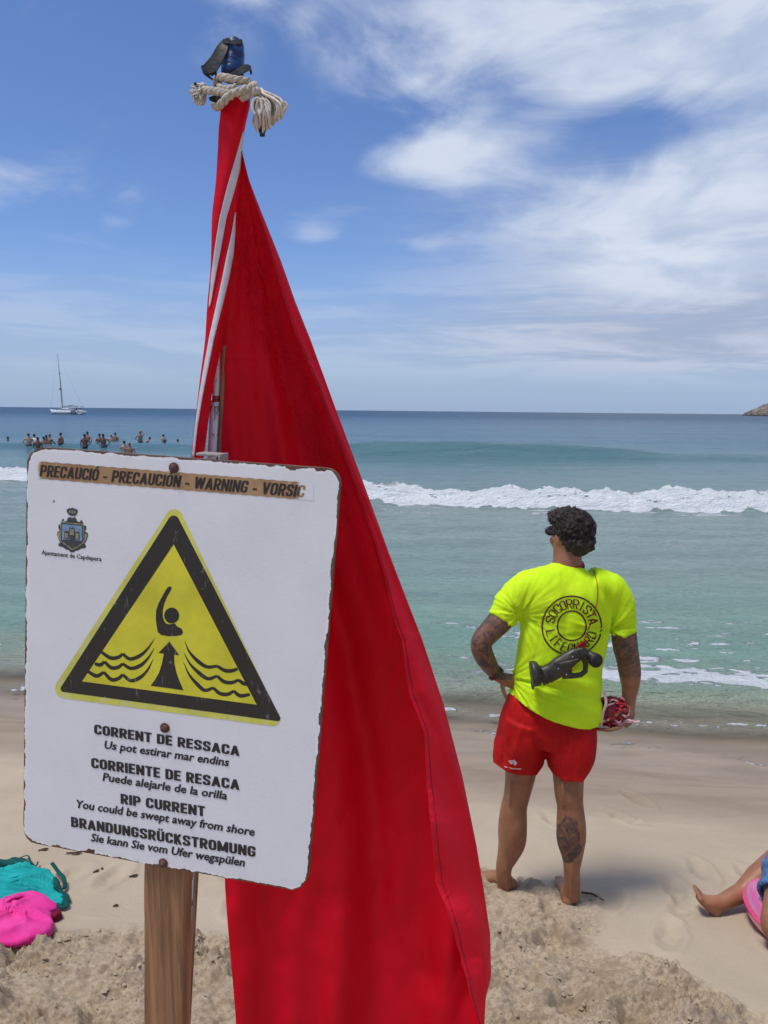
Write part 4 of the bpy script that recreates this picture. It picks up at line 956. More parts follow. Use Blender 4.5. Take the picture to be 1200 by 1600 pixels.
for i, y in enumerate(yy):
    l, o_, n_ = lerp_tab(LEFT, y), lerp_tab(OUT, y), lerp_tab(INN, y)
    l += .8 * math.sin(y * .021) ; wob = 2.2 * float(perlin(np.array(y * .035), np.array(9.))) + 1.2 * float(perlin(np.array(y * .11), np.array(4.)))
    gap = 1 + wob * min(1, (y - 236) / 300); n_ = n_ + gap
    vv = (y - 236) / 1400
    d0 = pole_d(y) - .020 + .05 * min(1, max(0, (y - 700) / 500)); wid = (o_ - l)
    for j in range(nu):
        u = j / (nu - 1); px = l + wid * u
        amp = min(1, wid / 300)
        fold = .020 * math.sin(u * 9.0 + 1.0 + 1.2 * vv + .6 * math.sin(vv * 4)) + .013 * math.sin(u * 17 + 2.2 + vv * 2) + .008 * math.sin(u * 31 + vv * 4 + math.sin(vv * 7))
        d = d0 + .05 * math.sin(math.pi * u) * amp + fold * amp * (.35 + .65 * ss(vv, .1, .6)) + .05 * u * amp + .07 * vv * u
        d += amp * (.007 * (1 - abs(float(perlin(np.array(px * .016 + y * .004), np.array(y * .0065 + 3.)))) * 3.2) + .0045 * float(perlin(np.array(px * .035 - y * .008), np.array(y * .022 + 9.))))
        p = P(px, y, d); X[i, j], Y[i, j], Z[i, j] = p
        CRU[i, j] = float(np.exp(-((px - (n_ - 30)) / 30) ** 2) * (1 - ss(y, 700, 900)) * .8 + .12 * (y < 560) + .25 * np.exp(-((y - 900) / 30) ** 2) * (px > 560))
    de = (Vector((X[i, nu - 1], Y[i, nu - 1], Z[i, nu - 1])) - CO).dot(CF)
    for j in range(nf):
        t_ = (j + 1) / nf; px = o_ + (n_ - o_) * (1 - math.cos(t_ * math.pi / 2)) ** .75 ; fw = abs(o_ - n_)
        lift = .010 + .055 * math.sin(min(1, t_ * 1.15) * math.pi * .5) * min(1, fw / 50)
        d = de - lift + .008 * math.sin(t_ * 8 + y * .018) * min(1, fw / 50) - (0.012 * t_ ** 3 * (1 + math.sin(y * .045)) * min(1, fw / 50))
        p = P(px, y, d); X[i, nu + j], Y[i, nu + j], Z[i, nu + j] = p; CRU[i, nu + j] = .10 + .25 * float(ss(t_, .7, 1))
panel = gridmesh('panel', X, Y, Z, m_flag, fl, {'crumple': CRU, 'flap_light': FLIT})
mb = MB(); mb.tube([Vector((X[i, -6], Y[i, -6] - .0006, Z[i, -6])) for i in range(4, X.shape[0], 2)], .0007, 5); mb.build('stitching', simple('dark_red_thread', (.25, .0, .008), .8, .2, 400, 0), fl)
# second sheet added unseen behind the panel to block sun and darken it
X2 = X[::4, :nu:3].copy(); Y2 = Y[::4, :nu:3].copy(); Z2 = Z[::4, :nu:3].copy()
k_ = np.linspace(0, 1, X2.shape[1]); wgt = np.linspace(0, 1, X2.shape[0])[:, None]
X2 = X2[:, :1] + (X2 - X2[:, :1]) * (1 - .22 * wgt); Z2 = Z2[:, :1] + (Z2 - Z2[:, :1]) * (1 - .2 * wgt)
Y2 = Y2 + .012 + .05 * wgt * np.sin(k_ * 2.6)[None]
gridmesh('sun_block_layer', X2, Y2, Z2, m_flag, fl, {'crumple': X2 * 0})
# the part of the cloth wound round the pole
SL = [(165, 345), (200, 342), (230, 341), (290, 336), (330, 332), (430, 328), (480, 324), (530, 320), (600, 312), (660, 304), (716, 299)]
SR = [(165, 390), (200, 383), (222, 380), (262, 378), (300, 374), (340, 369), (430, 361), (500, 351), (530, 347), (560, 342), (600, 334), (660, 325), (716, 319)]
def strip_d(px, py):
    l, r_ = lerp_tab(SL, py), lerp_tab(SR, py); u = np.clip((px - l) / (r_ - l), 0, 1) * 2 - 1
    return pole_d(py) - .022 - .016 * math.sqrt(max(0, 1 - (u * .98) ** 2)) + .003 * math.sin(py * .02 + u * 3)
def strip_grid(fl_, fr_, y0, y1, ny, nx, dd, wrapback=False):
    X = np.zeros((ny, nx)); Y = X.copy(); Z = X.copy()
    for i, y in enumerate(np.linspace(y0, y1, ny)):
        l, r_ = fl_(y), fr_(y)
        for j in range(nx): px = l + (r_ - l) * j / (nx - 1); p = P(px, y, strip_d(px, y) + dd); X[i, j], Y[i, j], Z[i, j] = p
    return X, Y, Z
ny = 160; yy = np.linspace(146, 716, ny); nx = 40; X = np.zeros((ny, nx)); Y = X.copy(); Z = X.copy()
for i, y in enumerate(yy):          # closed sleeve of cloth: front bulge, then round behind the pole
    l, r_ = lerp_tab(SL, y), lerp_tab(SR, y); cxp = (l + r_) / 2; hw = (r_ - l) / 2
    for j in range(nx):
        a = 2 * math.pi * j / nx; px = cxp - hw * math.cos(a) + .5 * math.sin(y * .05 + a * 2); dd = math.sin(a)
        d = strip_d(px, y) if dd > 0 else pole_d(y) - .022 + .034 * -dd
        p = P(px, y, d); X[i, j], Y[i, j], Z[i, j] = p
o = gridmesh('wound_cloth', X, Y, Z, m_flag, fl, {'crumple': np.full(X.shape, .05)}, wrap=True)
def tape(c0, name='hem_tape'):
    ys_ = [c[0] for c in c0]; L = lambda y: np.interp(y, ys_, [c[1] for c in c0]); R_ = lambda y: np.interp(y, ys_, [c[2] for c in c0])
    X, Y, Z = strip_grid(L, R_, ys_[0], ys_[-1], 70, 6, -.0022); o = gridmesh(name, X, Y, Z, m_tape, fl)
    m_ = o.modifiers.new('s', 'SOLIDIFY'); m_.thickness = .0012; m_.offset = 1
tape([(205, 380.5, 381), (222, 375.5, 380), (262, 364, 376), (300, 353, 366), (340, 343, 354), (390, 335, 345), (430, 330, 337), (470, 326.5, 330), (480, 326, 327)])
tape([(332, 367.5, 368.5), (360, 363, 368), (400, 354, 365), (440, 346, 357), (480, 337, 347), (530, 326, 334), (580, 317, 324), (620, 310.5, 316), (670, 304, 308), (715, 300, 303)])

# ================================================================ LIFEGUARD
hL = ground_hit(797, 1391); hR = ground_hit(889, 1415)
YG = (hL.y + hR.y) / 2 + .02
m_skin, N, b = mat('tanned_skin', (.3, .15, .09), .5); b.inputs['Subsurface Weight'].default_value = .08; b.inputs['Subsurface Radius'].default_value = (.012, .005, .003)
oc = N.obj(); f = N.noise(oc, 14, 5, .6); g = N.noise(oc, 60, 4, .6)
c1 = N.mix(N.mr(f, .3, .7), (.27, .108, .050), (.35, .155, .078)); c1 = N.mix(N.mr(g, .5, .8, 0, .35), c1, (.24, .09, .055))
ta = N.attr('tattoo')
vo = N.node('ShaderNodeTexVoronoi'); vo.feature = 'DISTANCE_TO_EDGE'; dv = N.node('ShaderNodeVectorMath'); dv.operation = 'ADD'; N.l.new(oc, dv.inputs[0])
nz = N.node('ShaderNodeTexNoise'); N.l.new(oc, nz.inputs['Vector']); nz.inputs['Scale'].default_value = 22; sc_ = N.node('ShaderNodeVectorMath'); sc_.operation = 'SCALE'; N.l.new(nz.outputs['Color'], sc_.inputs[0]); sc_.inputs['Scale'].default_value = .09
N.l.new(sc_.outputs[0], dv.inputs[1]); N.l.new(dv.outputs[0], vo.inputs['Vector']); vo.inputs['Scale'].default_value = 34
lines = N.mr(vo.outputs['Distance'], .03, .14, 1, 0); blot = N.mr(N.noise(oc, 30, 5, .7, .8), .44, .60)
tp = N.math('MAXIMUM', N.math('MULTIPLY', lines, .6), N.math('MULTIPLY', blot, .95))
tf = N.math('MULTIPLY', N.mr(ta, .05, .6), N.math('ADD', .30, N.math('MULTIPLY', tp, .62)), clamp=True)
tf = N.math('MAXIMUM', tf, N.math('MULTIPLY', N.mr(ta, 1.2, 1.9), .9))
c1 = N.mix(tf, c1, (.035, .032, .034)); N.l.new(c1, b.inputs['Base Color']); N.l.new(N.bump(g, .25, .002), b.inputs['Normal'])
gr = empty('person', (0, YG, 0), 'lifeguard seen from behind in neon yellow shirt and red shorts, hand on hip', 'person')
gr.location = ((hL + hR) / 2)
def gp(px, py, yo=0.0): return PY(px, py, YG + yo)
def ring_tube(mb, rows, n=22, yc=YG, ref=(0, 1, 0)):
    pts = []; rad = []
    for (px, py, yo, a, b_) in rows:
        p = PY(px, py, yc + yo); s_ = (p - CO).dot(CF) / FPX; pts.append(p); rad.append((a * s_, b_))
    # densify
    k = (len(rows) - 1) * 4 + 1; c = spl([tuple(p) for p in pts], k); r = spl([tuple(x) for x in rad], k)
    mb.tube([Vector(p) for p in c], [tuple(x) for x in r], n, ref)
def capsule_chain(mb, pts, rad, n=10):
    mb.tube(pts, [(r, r) for r in rad], n); mb.ball(pts[-1], rad[-1]); mb.ball(pts[0], rad[0])
mb = MB()
yl, yr = hL.y - YG, hR.y - YG
ring_tube(mb, [(826, 1095, 0, 34, .085), (820, 1140, .0, 33, .092), (814, 1180, yl * .4, 27, .088), (813, 1210, yl * .5, 23.5, .076), (807, 1245, yl * .7, 20, .062), (803, 1262, yl * .75, 20.5, .060), (801, 1290, yl * .8, 22.5, .066), (800, 1315, yl * .85, 21.5, .062), (794, 1335, yl * .95, 17, .050), (788, 1352, yl, 13, .040), (787, 1368, yl + .01, 12, .037), (790, 1384, yl + .025, 13.5, .036)])
ring_tube(mb, [(880, 1095, 0, 34, .085), (885, 1140, .0, 34, .092), (887, 1180, yr * .4, 28, .088), (888, 1212, yr * .5, 24, .078), (889, 1242, yr * .7, 22, .066), (891, 1260, yr * .75, 20.5, .062), (892.5, 1290, yr * .85, 22.8, .068), (892.5, 1314, yr * .9, 22.3, .064), (894, 1337, yr * .95, 16.5, .050), (893.5, 1356, yr, 12.8, .040), (894, 1378, yr + .01, 12.3, .037), (892, 1402, yr + .03, 14, .036)])
for (h_, dx, dy) in ((hL, -.60, .52), (hR, .16, .985)):       # feet, flat on the sand, toes to the sea
    zb = lambda q: float(base_z(np.array(q.x), np.array(q.y)))
    hc = h_ + Vector((0, .035, 0)); dd = Vector((dx, dy, 0)); sd = Vector((dy, -dx, 0))
    pts = [hc - dd * .022, hc + dd * .01, hc + dd * .06, hc + dd * .12, hc + dd * .17, hc + dd * .20]; hs = [.026, .034, .036, .028, .017, .013]; ws = [.024, .032, .032, .042, .046, .036]
    for p, q in zip(pts, hs): p.z = zb(p) + q - .008
    mb.tube(pts, list(zip(ws, hs)), 16, (0, 0, 1)); mb.ball(pts[0], (.026, .024, .030))
    for k in range(5):
        o_ = sd * ((k - 2) * .017 * (1 if dx < 0 else 1)); L = .195 + .03 * (1 - abs((k if dx < 0 else 4 - k) - 3) / 4.)
        a0 = hc + dd * .16 + o_; a1 = hc + dd * L + o_; a0.z = zb(a0) + .012; a1.z = zb(a1) + .009; capsule_chain(mb, [a0, a1], [.011, .0095], 8)
# torso and neck
ring_tube(mb, [(855, 1128, 0, 56, .085), (862, 1085, 0, 60, .095), (868, 1040, 0, 54, .09), (876, 990, 0, 60, .10), (882, 945, 0, 66, .10), (884, 915, 0, 64, .09), (886, 900, 0, 44, .07), (886.5, 890, 0, 27, .058), (886.5, 878, .005, 22.5, .056), (887, 862, .015, 22.5, .056), (888, 845, .02, 23, .06)])
# arms
ring_tube(mb, [(828, 912, 0, 18, .05), (808, 925, 0, 21, .055), (795, 950, -.01, 20, .052), (783, 968, -.02, 20, .050), (767, 985, -.03, 18.5, .046), (754, 1000, -.04, 17, .043), (752, 1012, -.04, 16.5, .042), (758, 1028, -.03, 15.5, .040), (768, 1044, -.02, 12.5, .033), (778, 1056, -.015, 9.5, .024), (788, 1061, -.015, 9.5, .022)])
ring_tube(mb, [(938, 908, 0, 18, .05), (956, 922, 0, 22, .055), (968, 950, 0, 21, .053), (974, 985, 0, 19.5, .050), (977, 1010, .0, 19.5, .050), (981, 1030, .01, 18, .044), (984, 1050, .02, 17.3, .044), (985, 1070, .03, 14.2, .038), (983.5, 1085, .03, 11.8, .030), (983, 1098, .03, 10, .024), (982, 1106, .03, 10, .022)])
def gpt(*a): return gp(*a)
s1 = (gp(880, 1000) - CO).dot(CF) / FPX
# left hand on the hip: back of the hand seen, thumb down behind, fingers round the front
mb.tube([gp(785, 1060, -.015), gp(797, 1063, -.012), gp(809, 1067, .0), gp(816, 1070, .015)], [(9.5 * s1, .020), (12 * s1, .018), (13 * s1, .018), (11 * s1, .016)], 14, (0, 1, 0))
for k, (x0, y0) in enumerate(((812, 1060), (814, 1066), (815, 1072), (813, 1078))):
    capsule_chain(mb, [gp(x0 - 5, y0, .0), gp(x0 + 4, y0 + 2, .022), gp(x0 + 9, y0 + 4, .05), gp(x0 + 11, y0 + 6, .075)], [.0095, .009, .0085, .008])
capsule_chain(mb, [gp(786, 1063, -.018), gp(785, 1074, -.026), gp(788, 1084, -.028), gp(792, 1092, -.024)], [.012, .0105, .0095, .0085])
# right hand closed under the bundle
mb.tube([gp(982, 1104, .03), gp(981, 1114, .02), gp(977, 1124, .01), gp(972, 1131, .0)], [(10 * s1, .022), (12.5 * s1, .021), (13 * s1, .020), (11 * s1, .018)], 14, (0, 1, 0))
for k in range(4):
    yo = -.045 + k * .022; L = (.9, 1.05, 1.0, .8)[k]
    capsule_chain(mb, [gp(975, 1128, yo * .5 + .01), gp(972 - 6 * L, 1137, yo), gp(968 - 18 * L, 1141, yo), gp(964 - 30 * L, 1139, yo + .005)], [.0100, .0095, .0088, .0078])
capsule_chain(mb, [gp(980, 1112, -.01), gp(974, 1108, -.035), gp(967, 1112, -.045), gp(962, 1118, -.048)], [.012, .0105, .0095, .0085])
# head, turned a little to the left
hc = gp(892, 833, .03); fwd = Vector((-.42, .89, -.05)).normalized(); sid = Vector((fwd.y, -fwd.x, 0)).normalized(); up = sid.cross(fwd).normalized(); axh = (sid, fwd, up)
hl = lambda a, b_, c: hc + sid * a + fwd * b_ + up * c
mb.ball(hl(0, -.012, .012), (.073, .092, .088), axh, 24, 16); mb.ball(hl(0, .045, -.045), (.056, .052, .066), axh, 20, 12); mb.ball(hl(0, .060, -.088), (.030, .030, .022), axh)
mb.ball(hl(0, .0, -.055), (.052, .060, .045), axh)
mb.ball(hl(0, .100, -.035), (.012, .018, .016), axh); mb.tube([hl(0, .088, .0), hl(0, .108, -.034)], [(.008, .010), (.012, .012)], 8, fwd)       # nose
mb.ball(hl(0, .090, -.070), (.024, .010, .006), axh); mb.ball(hl(0, .088, -.080), (.020, .010, .007), axh)                                   # lips
for sg in (-1, 1):
    mb.ball(hl(sg * .030, .078, .002), (.015, .012, .010), axh); mb.tube([hl(sg * .012, .088, .018), hl(sg * .048, .074, .020)], .007, 8)     # eyes, brows
    mb.ball(hl(sg * .076, -.005, -.022), (.010, .020, .032), axh, 14, 10); mb.ball(hl(sg * .045, .060, -.035), (.020, .020, .022), axh)       # ears, cheeks
# muscles and tendons that show through the skin
for (px, py, yo, a, b_, c_) in ((793, 1292, yl * .8 - .028, .024, .030, .070), (808, 1298, yl * .8 - .028, .022, .030, .062), (886, 1292, yr * .85 - .030, .024, .030, .066), (900, 1296, yr * .85 - .030, .024, .030, .070),
    (742, 1003, -.055, .014, .020, .016), (976, 1028, -.020, .016, .018, .018), (792, 948, -.030, .026, .030, .052), (968, 968, -.022, .028, .030, .060), (757, 1030, -.045, .020, .018, .035), (988, 1056, .0, .018, .024, .040)):
    mb.ball(gp(px, py, yo), (a, b_, c_), None, 18, 12)
for pts in ([(799, 1222, yl * .5 - .050), (797, 1238, yl * .68 - .052), (797, 1258, yl * .75 - .044)], [(819, 1215, yl * .5 - .058), (818, 1238, yl * .68 - .052), (815, 1258, yl * .75 - .040)], [(879, 1218, yr * .55 - .062), (880, 1240, yr * .7 - .056), (881, 1258, yr * .75 - .044)], [(902, 1218, yr * .55 - .060), (902, 1240, yr * .7 - .054), (901, 1258, yr * .75 - .042)],
    [(795, 1330, yl * .95 - .040), (790, 1358, yl - .034), (790, 1384, yl - .012)], [(894, 1332, yr * .95 - .042), (894, 1366, yr - .034), (893, 1402, yr - .010)]):
    mb.tube([gp(*p) for p in pts], [(.009, .012)] * 3, 10)
body = mb.remesh(.0048, 4)
co = coords(body)
pr = np.array([proj(Vector(c)) for c in co]); tat = np.zeros(len(co))
X_, Y_ = pr[:, 0], pr[:, 1]
armL = (X_ < 800) & (Y_ > 930) & (Y_ < 1062); armR = (X_ > 950) & (Y_ > 930) & (Y_ < 1062)
tat[armL] = 1; tat[armR] = .9
tat = np.where((X_ > 950) & (Y_ >= 1040) & (Y_ < 1072), .9 * (1 - ss(Y_, 1045, 1070)), tat)
# calf tattoo on the right leg: an abstract dark patch with lighter openings
cx, cy = 720 + 672 / 4., 1080 + 915 / 4.
wv = 1 + .35 * fbm(X_ * .07, Y_ * .06, 3.0, 3); u_c = (X_ - cx) / 20 * wv; v_c = (Y_ - cy - 2) / 37.0 * wv
inside = (np.abs(u_c) < 1) & (np.abs(v_c) < 1) & (X_ > 860)
e1 = ((X_ - 893) / 8) ** 2 + ((Y_ - 1297) / 4.2) ** 2; rim = (np.abs(e1 - 1) < .45); pup = ((X_ - 893) / 3.) ** 2 + ((Y_ - 1297) / 2.) ** 2 < 1
lowd = (Y_ > 1308) & (u_c ** 2 + ((Y_ - 1325) / 20) ** 2 < 1.0)
bor = (np.abs(np.sqrt(u_c ** 2 + v_c ** 2) - .88) < .08) & (fbm(X_ * .08, Y_ * .08, 9.0, 2) > -.02); bar = (np.abs(Y_ - 1310) < 3) & (np.abs(u_c) < .85)
tat = np.where(inside & (u_c ** 2 + v_c ** 2 < 1), .75, tat); tat = np.where(inside & (rim | pup | bor | bar), 1.9, tat); tat = np.where(inside & lowd, 1.35, tat)
setattr_v(body, 'tattoo', tat)
bo = link('body', body, m_skin, gr)

# ---- shorts
m_shorts, N, b = mat('red_shorts', (.5, .01, .01), .7); oc = N.obj(); f = N.noise(oc, 8, 4, .6); N.l.new(N.mix(N.mr(f, .3, .7), (.42, .004, .004), (.52, .008, .008)), b.inputs['Base Color']); b.inputs['Specular IOR Level'].default_value = .2
N.l.new(N.bump(N.math('ADD', N.noise(N.map(oc, (1, 1, .5)), 24, 5, .6, .5), N.math('MULTIPLY', N.noise(oc, 700, 2, .5), .05)), .6, .008), b.inputs['Normal'])
def cut_below(me, hem, keep=None):
    """drop the faces seen below a hem line and settle the rim on it"""
    bm = bmesh.new(); bm.from_mesh(me); bm.verts.ensure_lookup_table()
    pv = {v: proj(v.co) for v in bm.verts}
    dead = [f for f in bm.faces if sum(1 for v in f.verts if pv[v][1] > hem(pv[v][0])) >= 3 and (keep is None or not keep(pv[f.verts[0]]))]
    bmesh.ops.delete(bm, geom=dead, context='FACES')
    for v in bm.verts:
        if v.is_boundary:
            x_, y_ = proj(v.co); dy = y_ - hem(x_)
            if abs(dy) < 9: v.co.z += dy * (v.co - CO).dot(CF) / FPX
    for _ in range(1):
        be = [v for v in bm.verts if v.is_boundary]
        new = {v: (v.co + sum((e.other_vert(v).co for e in v.link_edges if e.is_boundary), Vector()) / max(1, sum(1 for e in v.link_edges if e.is_boundary))) / 2 for v in be}
        for v, c in new.items(): v.co = c
    bm.to_mesh(me); bm.free()
mb = MB()
ring_tube(mb, [(864, 1062, 0, 58, .098), (863, 1090, 0, 68, .108), (859, 1115, -.0, 74, .118), (855, 1140, -.0, 76, .122), (853, 1160, 0, 68, .10)], 36)
ring_tube(mb, [(822, 1120, 0, 38, .118), (815, 1150, yl * .2, 38, .120), (811, 1175, yl * .4, 40, .114), (810, 1200, yl * .46, 39.5, .108), (810, 1230, yl * .5, 39, .104)], 30)
ring_tube(mb, [(888, 1120, 0, 40, .118), (892, 1150, yr * .2, 39.5, .120), (892, 1175, yr * .4, 38.5, .114), (891.5, 1200, yr * .46, 33.5, .108), (893, 1240, yr * .55, 30, .104)], 30)
sh = mb.remesh(.006, 7)
HX = [755, 767, 790, 808, 838, 848, 851.5, 853, 856, 864, 882, 911, 922, 935]; HY = [1183, 1188, 1205, 1211, 1212, 1198, 1190, 1190, 1197, 1209, 1221, 1222, 1206, 1180]
co = coords(sh); nn = normals(sh); pr = np.array([proj(Vector(c)) for c in co])
fo_ = fbm((pr[:, 0] - 853) * .028 * (1 + .001 * pr[:, 1]), pr[:, 1] * .012, 3.3, 3) + .5 * fbm(pr[:, 0] * .05, pr[:, 1] * .03, 8.1, 3)
co += nn * (fo_ * .012)[:, None]; setcoords(sh, co); cut_below(sh, lambda x: np.interp(x, HX, HY)); co = coords(sh)
so_ = link('shorts', sh, m_shorts, gr); md = so_.modifiers.new('s', 'SOLIDIFY'); md.thickness = .003; md.offset = -1

# ---- shirt
m_shirt, N, b = mat('neon_shirt', (.6, .9, .02), .75); oc = N.obj(); f = N.noise(oc, 6, 4, .6)
N.l.new(N.mix(N.mr(f, .3, .7), (.56, .84, .012), (.66, .93, .02)), b.inputs['Base Color']); b.inputs['Specular IOR Level'].default_value = .15
N.l.new(N.bump(N.math('ADD', N.noise(N.map(oc, (1, 1, .45)), 18, 5, .6, .6), N.math('MULTIPLY', N.noise(oc, 600, 2, .5), .06)), .55, .010), b.inputs['Normal'])
mb = MB()
ring_tube(mb, [(862, 1158, 0, 76, .158), (865, 1112, 0, 75, .150), (868.5, 1080, 0, 70.5, .138), (873.5, 1045, 0, 68, .124), (878, 1005, 0, 68, .126), (882, 965, 0, 70.5, .126), (883, 935, -.004, 74, .120), (884, 914, -.006, 70, .108), (885.5, 900, -.004, 56, .090), (887, 891, 0, 38, .072), (888, 884, .004, 26, .062)], 44)
ring_tube(mb, [(850, 912, -.004, 26, .088), (822, 920, 0, 27, .080), (803, 938, -.005, 27.5, .074), (793, 954, -.012, 24.5, .064), (783.5, 969, -.02, 23, .060)], 26)
ring_tube(mb, [(920, 910, -.004, 26, .088), (948, 920, 0, 28, .080), (963, 938, 0, 26, .070), (970, 958, 0, 23, .064), (974.5, 988, 0, 21, .060)], 26)
st_ = mb.remesh(.006, 9)
HXs = [780, 792, 812, 830, 855, 880, 905, 922, 934, 945]; HYs = [1072, 1079, 1096, 1110, 1124, 1133, 1139, 1140, 1135, 1120]
co = coords(st_); nn = normals(st_); pr = np.array([proj(Vector(c)) for c in co]); x, y = pr[:, 0], pr[:, 1]
r_ = np.hypot(x - 796, y - 1058); a_ = np.arctan2(y - 1058, x - 796)
fan = fbm(a_ * 4.2, r_ * .008, 1.2, 2) * ss(y, 1010, 1075) * (1 - .5 * ss(r_, 80, 180))
r2 = np.hypot(x - 812, y - 960); a2 = np.arctan2(y - 960, x - 812); fan2 = fbm(a2 * 4.5, r2 * .01, 5.2, 2) * np.exp(-(r2 / 60) ** 2) * 1.1
r3 = np.hypot(x - 950, y - 985); a3 = np.arctan2(y - 985, x - 950); fan3 = fbm(a3 * 4.5, r3 * .01, 9.2, 2) * np.exp(-(r3 / 60) ** 2) * 1.1
ver = fbm(x * .030, y * .007, 4.4, 3) * .40 + fbm(x * .06 + y * .012, y * .018, 14.4, 2) * .22
spine = -np.exp(-((x - 884) / 9) ** 2) * ss(y, 905, 935) * (1 - ss(y, 1010, 1060)) * .35; blade = (np.exp(-((x - 850) / 20) ** 2 - ((y - 940) / 24) ** 2) + np.exp(-((x - 920) / 20) ** 2 - ((y - 940) / 24) ** 2)) * .45
co += nn * ((fan * 1.5 + fan2 + fan3 + ver + spine + blade) * .018)[:, None]; setcoords(st_, co); cut_below(st_, lambda x: np.interp(x, HXs, HYs)); co = coords(st_)
shirt = link('shirt', st_, m_shirt, gr); md = shirt.modifiers.new('s', 'SOLIDIFY'); md.thickness = .0025; md.offset = -1
bvh = BVHTree.FromPolygons([Vector(c) for c in co], [tuple(p.vertices) for p in st_.polygons])
bvs = BVHTree.FromPolygons([Vector(c) for c in coords(sh)], [tuple(p.vertices) for p in sh.polygons])
def onto(px, py, lift, tree=bvh):
    d = ray(px, py).normalized(); h = tree.ray_cast(CO, d)
    if h[0] is None: return None
    return h[0] - d * lift
# ---- back print: ring and lettering lie on the cloth
m_print = simple('dark_print', (.085, .010, .016), .7, .2, 80, 0)
RC = (893.5, 978.0)
def on_shirt(name, V2, F, m=m_print, lift=.0018, tree=bvh, parent=shirt):
    w_ = [onto(x, y, lift + .0006, tree) for x, y in V2]
    F = [f for f in F if all(w_[i] is not None for i in f)]; w2 = [v if v is not None else Vector() for v in w_]
    return mesh(name, w2, F, m, parent, False)
def ann(rx, ry, wd, n=72):
    V = []; F = []
    for i in range(n):
        a = 2 * math.pi * i / n; j = (1 + .012 * math.sin(3 * a)) ; V += [(RC[0] + (rx - wd / 2) * math.cos(a) * j, RC[1] + (ry - wd / 2) * math.sin(a) * j), (RC[0] + (rx + wd / 2) * math.cos(a) * j, RC[1] + (ry + wd / 2) * math.sin(a) * j)]
        k = 2 * i; l = 2 * ((i + 1) % n); F.append((k, k + 1, l + 1, l))
    return V, F
on_shirt('print_ring', *ann(46.5, 46, 2.3)); on_shirt('print_ring', *ann(22.5, 23, 2.3))
def arc_text(txt, a0, a1, rin, rout, flip):
    n = len(txt)
    for i, ch in enumerate(txt):
        a = a0 + (a1 - a0) * i / (n - 1); sv, f_, w_ = stroke_text(ch, .14, .10, 0, .62, 6)
        V2 = []
        FF = []
        for (ox, oy) in ((0, 0),):
            b0 = len(V2)
            for (x, y) in sv:
                tx = (x - w_ / 2) * 15.0; ty = y * (rout - rin)
                rr = rin + ty if not flip else rout - ty
                ang = a + (tx / ((rin + rout) / 2)) * (1 if not flip else -1)
                V2.append((RC[0] + rr * math.sin(ang), RC[1] - rr * math.cos(ang)))
            FF += [tuple(v + b0 for v in f) for f in f_]
        on_shirt('print_letter', V2, FF)
arc_text('SOCORRISTA', math.radians(-74), math.radians(78), 27, 42, False)
arc_text('LIFEGUARD', math.radians(-107), math.radians(-246), 27, 42, True)
m_logo = simple('pale_print', (.62, .42, .42), .6, .1, 80, 0)
for pl in ([(794, 1189), (798, 1187.5), (803, 1191), (799, 1195), (797, 1193)], [(799, 1188), (804, 1187), (808, 1192), (806, 1196.5), (802, 1194)], [(788, 1197), (800, 1200), (815, 1201), (814, 1202.3), (800, 1201.6), (789, 1198.6)]):
    on_shirt('logo_mark', pl, [tuple(range(len(pl)))], m_logo, .004, bvs, so_)
# collar and red neck cord
m_red = simple('red_cord', (.38, .02, .015), .7, .3, 200, .4, .001)
mb = MB(); nk = gp(888, 884, .004)
mb.tube([nk + Vector((.067 * math.cos(a), .062 * math.sin(a), .004 + .012 * math.sin(a))) for a in np.linspace(0, 2 * math.pi, 40)], .0045, 8, cap=False); mb.build('collar', simple('collar_navy', (.03, .03, .05), .8), gr)
mb = MB(); mb.tube([nk + Vector((.060 * math.cos(a), .056 * math.sin(a) + .002, .014 + .010 * math.sin(a))) for a in np.linspace(0, 2 * math.pi, 40)], (.0042, .0085), 8, cap=False); mb.build('neck_cord', m_red, gr)
# watch
m_dark = simple('matt_black', (.015, .014, .014), .5, .3, 60, .2, .001)
m_strap = simple('dark_red_strap', (.07, .015, .012), .6, .3, 60, .2, .001)
wc = gp(774, 1053, -.017); wd_ = (gp(786, 1062, -.015) - gp(766, 1042, -.02)).normalized(); u1 = wd_.cross(Vector((0, 1, 0))).normalized(); v1 = wd_.cross(u1)
mb = MB(); mb.tube([wc + u1 * (.033 * math.cos(a)) + v1 * (.030 * math.sin(a)) for a in np.linspace(0, 2 * math.pi, 30)], [(.0025, .008)] * 30, 8, wd_, cap=False); wt = mb.build('watch_strap', m_strap, gr)
mb = MB(); mb.box(wc - v1 * .0 + u1 * .034, (.008, .026, .028), (u1, v1, wd_)); mb.build('watch', m_dark, gr, False, .003)
# sunglasses
mb = MB()
for sg in (-1, 1): mb.ball(hl(sg * .037, .092, .004), (.034, .013, .023), axh, 16, 10)
mb.box(hl(0, .098, .012), (.03, .006, .008), axh); gl = mb.remesh(.003, 3); sg_ = link('sunglasses', gl, m_dark, gr)
for s_ in (-1, 1):
    mb = MB(); mb.tube([hl(s_ * .064, .085, .008), hl(s_ * .078, .05, .008), hl(s_ * .083, .0, .004), hl(s_ * .080, -.025, -.008)], [(.003, .009), (.003, .008), (.002, .006), (.002, .005)], 8, up); mb.build('temple', m_dark, sg_)
